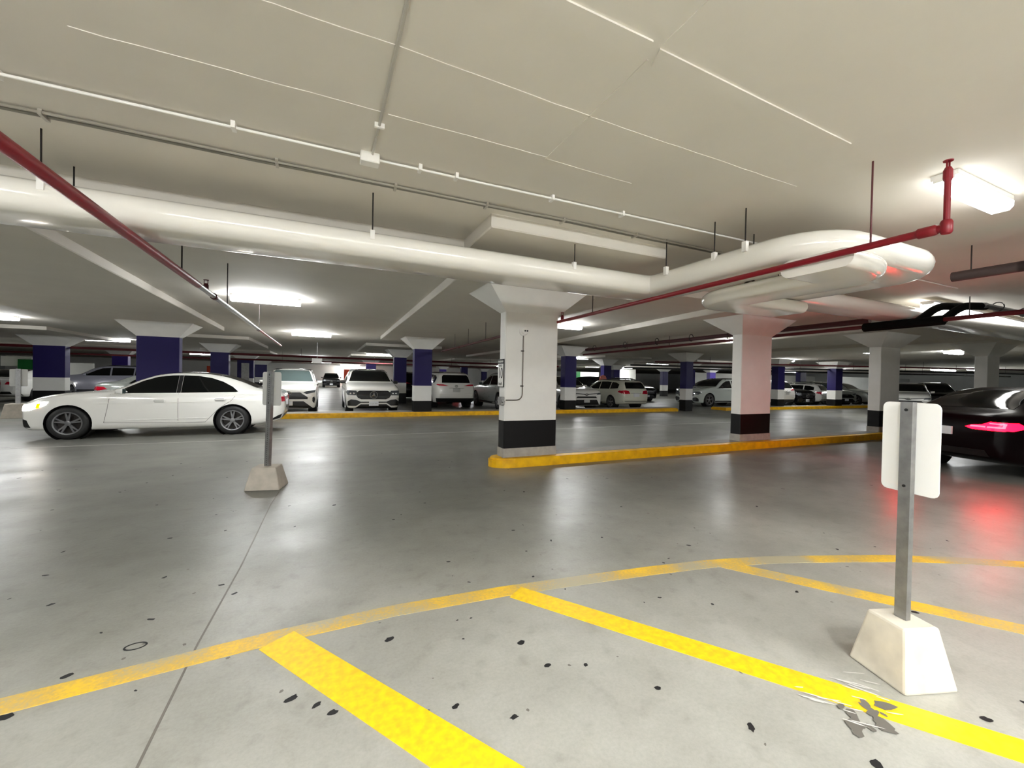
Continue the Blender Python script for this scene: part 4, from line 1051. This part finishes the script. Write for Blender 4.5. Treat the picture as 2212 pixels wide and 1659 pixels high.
cx9.place(5.5, 18.4+2.53, PI/2)
bcl = tall('hatchback_car', scaled(SUV, 4.36, 1.80, 1.53, .335), 'cream white hatchback seen from behind at the right end of the curb', mat('car_paint_cream', (232, 232, 216), .22, coat=.8), 'star', 'lamps')
bcl.place(14.35, 16.45+2.18, PI/2)
rv2 = tall('sport_utility_car', scaled(SUV, 4.60, 1.85, 1.66, .36), 'white crossover facing us, half hidden by the blue column and the cream hatchback', M_PAINT_W, 'slim', 'lamps')
rv2.place(11.45, 16.6+2.3, -PI/2)
clone(cx9, 8.1, 18.75, PI/2, 'silver family car just left of the nearest white column', M_PAINT_S)
clone(gle, 22.5, 18.45, PI-0.05, 'pale crossover seen side on, emerging left of the pink-lit column', mat('car_paint_pale', (206, 214, 208), .25, coat=.8))
# ---- right: black saloon with brake lights on
bmw = saloon('saloon_car', scaled(SEDAN, 4.75, 1.84, 1.45), 'black saloon with a glowing red brake light at the right edge', M_PAINT_B, False)
for sg in (1, -1):
    bmw.patch('brake_lamp', [(sg*a, z) for a, z in ((.34, .81), (.42, .78), (.76, .77), (.80, .80), (.79, .90), (.62, .905), (.54, .86), (.42, .845))], M_TAILON, 'rear', 1, off=.007, step=.04)
    bmw.patch('brake_lamp', [(4.40, .83), (4.60, .775), (4.67, .78), (4.64, .90), (4.52, .90)], M_TAILON, 'side', sg, off=.007, step=.04)
    for q in ([(.40, .815), (.58, .815), (.58, .838), (.41, .838)], [(.60, .812), (.76, .812), (.77, .885), (.62, .885), (.62, .872), (.745, .868), (.742, .835), (.60, .835)]):
        bmw.patch('lamp_tube', [(sg*a, z) for a, z in q], M_TAILHOT, 'rear', 1, off=.012, step=.04)
bmw.place(11.72, 2.86, math.radians(-12))
# ---- cars further back
clone(sed, -12.9, 27.3, PI/2, 'white saloon at far left showing its red tail lamp', M_PAINT_W)
clone(gle, -13.0, 21.6, -PI/2, 'black off-roader cut by the left edge', M_PAINT_K)
van = tall('van', scaled(SUV, 5.2, 2.0, 1.80), 'grey van parked side on behind the far left blue column', mat('car_paint_lilac_grey', (150, 152, 166), .3, .2, coat=.6), 'slim', 'slim')
van.place(-11.6, 32.2, PI)
clone(sed, -5.1, 20.0, 0.1, 'pale hatch with a tail spoiler and red lamp behind the saloon bonnet', M_PAINT_S)
clone(gle, 4.75, 26.0, PI/2, 'black car in the gap between two blue columns', M_PAINT_K)
clone(rav, -2.6, 57.0, -PI/2, 'black car at the end of the far aisle, left one', M_PAINT_K)
clone(gle, 0.6, 56.0, -PI/2, 'black car at the end of the far aisle, right one', M_PAINT_K)
dk = clone(bmw, 6.9, 27.5, PI/2, 'distant dark car with a glowing brake light beside the white car', M_PAINT_K)
recolour(dk, M_TAILON, M_TAILDIM); recolour(dk, M_TAILHOT, M_TAILDIM)
clone(gle, 18.0, 24.6, -PI/2, 'black off-roader behind the cream hatchback', M_PAINT_K)
clone(rav, 21.0, 25.2, -PI/2, 'black car left of the end-of-curb blue column', M_PAINT_K)
clone(gle, 29.8, 25.2, PI-.3, 'black car with a silver wheel right of the dark aisle column', M_PAINT_K)
clone(gle, 40.5, 31.2, -PI/2, 'dark car above the bonnet of the pale crossover', M_PAINT_K)
clone(cx9, 26.2, 18.9, PI/2, 'blue-white car peeking out right of the pink-lit column', M_PAINT_W)
clone(gle, 28.9, 19.2, -PI/2, 'black van with its boot in shadow right of the pink-lit column', M_PAINT_K)
clone(bcl, 31.6, 19.5, PI/2+.2, 'white hatch seen from behind left of the slim blue column at right', M_PAINT_W)
clone(sed, 36.0, 26.0, PI, 'dark saloon roof behind the white hatch', M_PAINT_K)
clone(rav, 34.4, 19.2, -PI/2-.25, 'silver parked car with bright lamps right of the slim blue column', M_PAINT_S)
clone(rv2, 37.6, 19.3, -PI/2, 'silver parked car touching the third white column', M_PAINT_S)
clone(gle, 37.0, 13.6, math.radians(-150), 'black off-roader roof behind the third white column', M_PAINT_K)
clone(rv2, 31.4, 12.6, math.radians(-158), 'white car nose above the blank sign', M_PAINT_W)
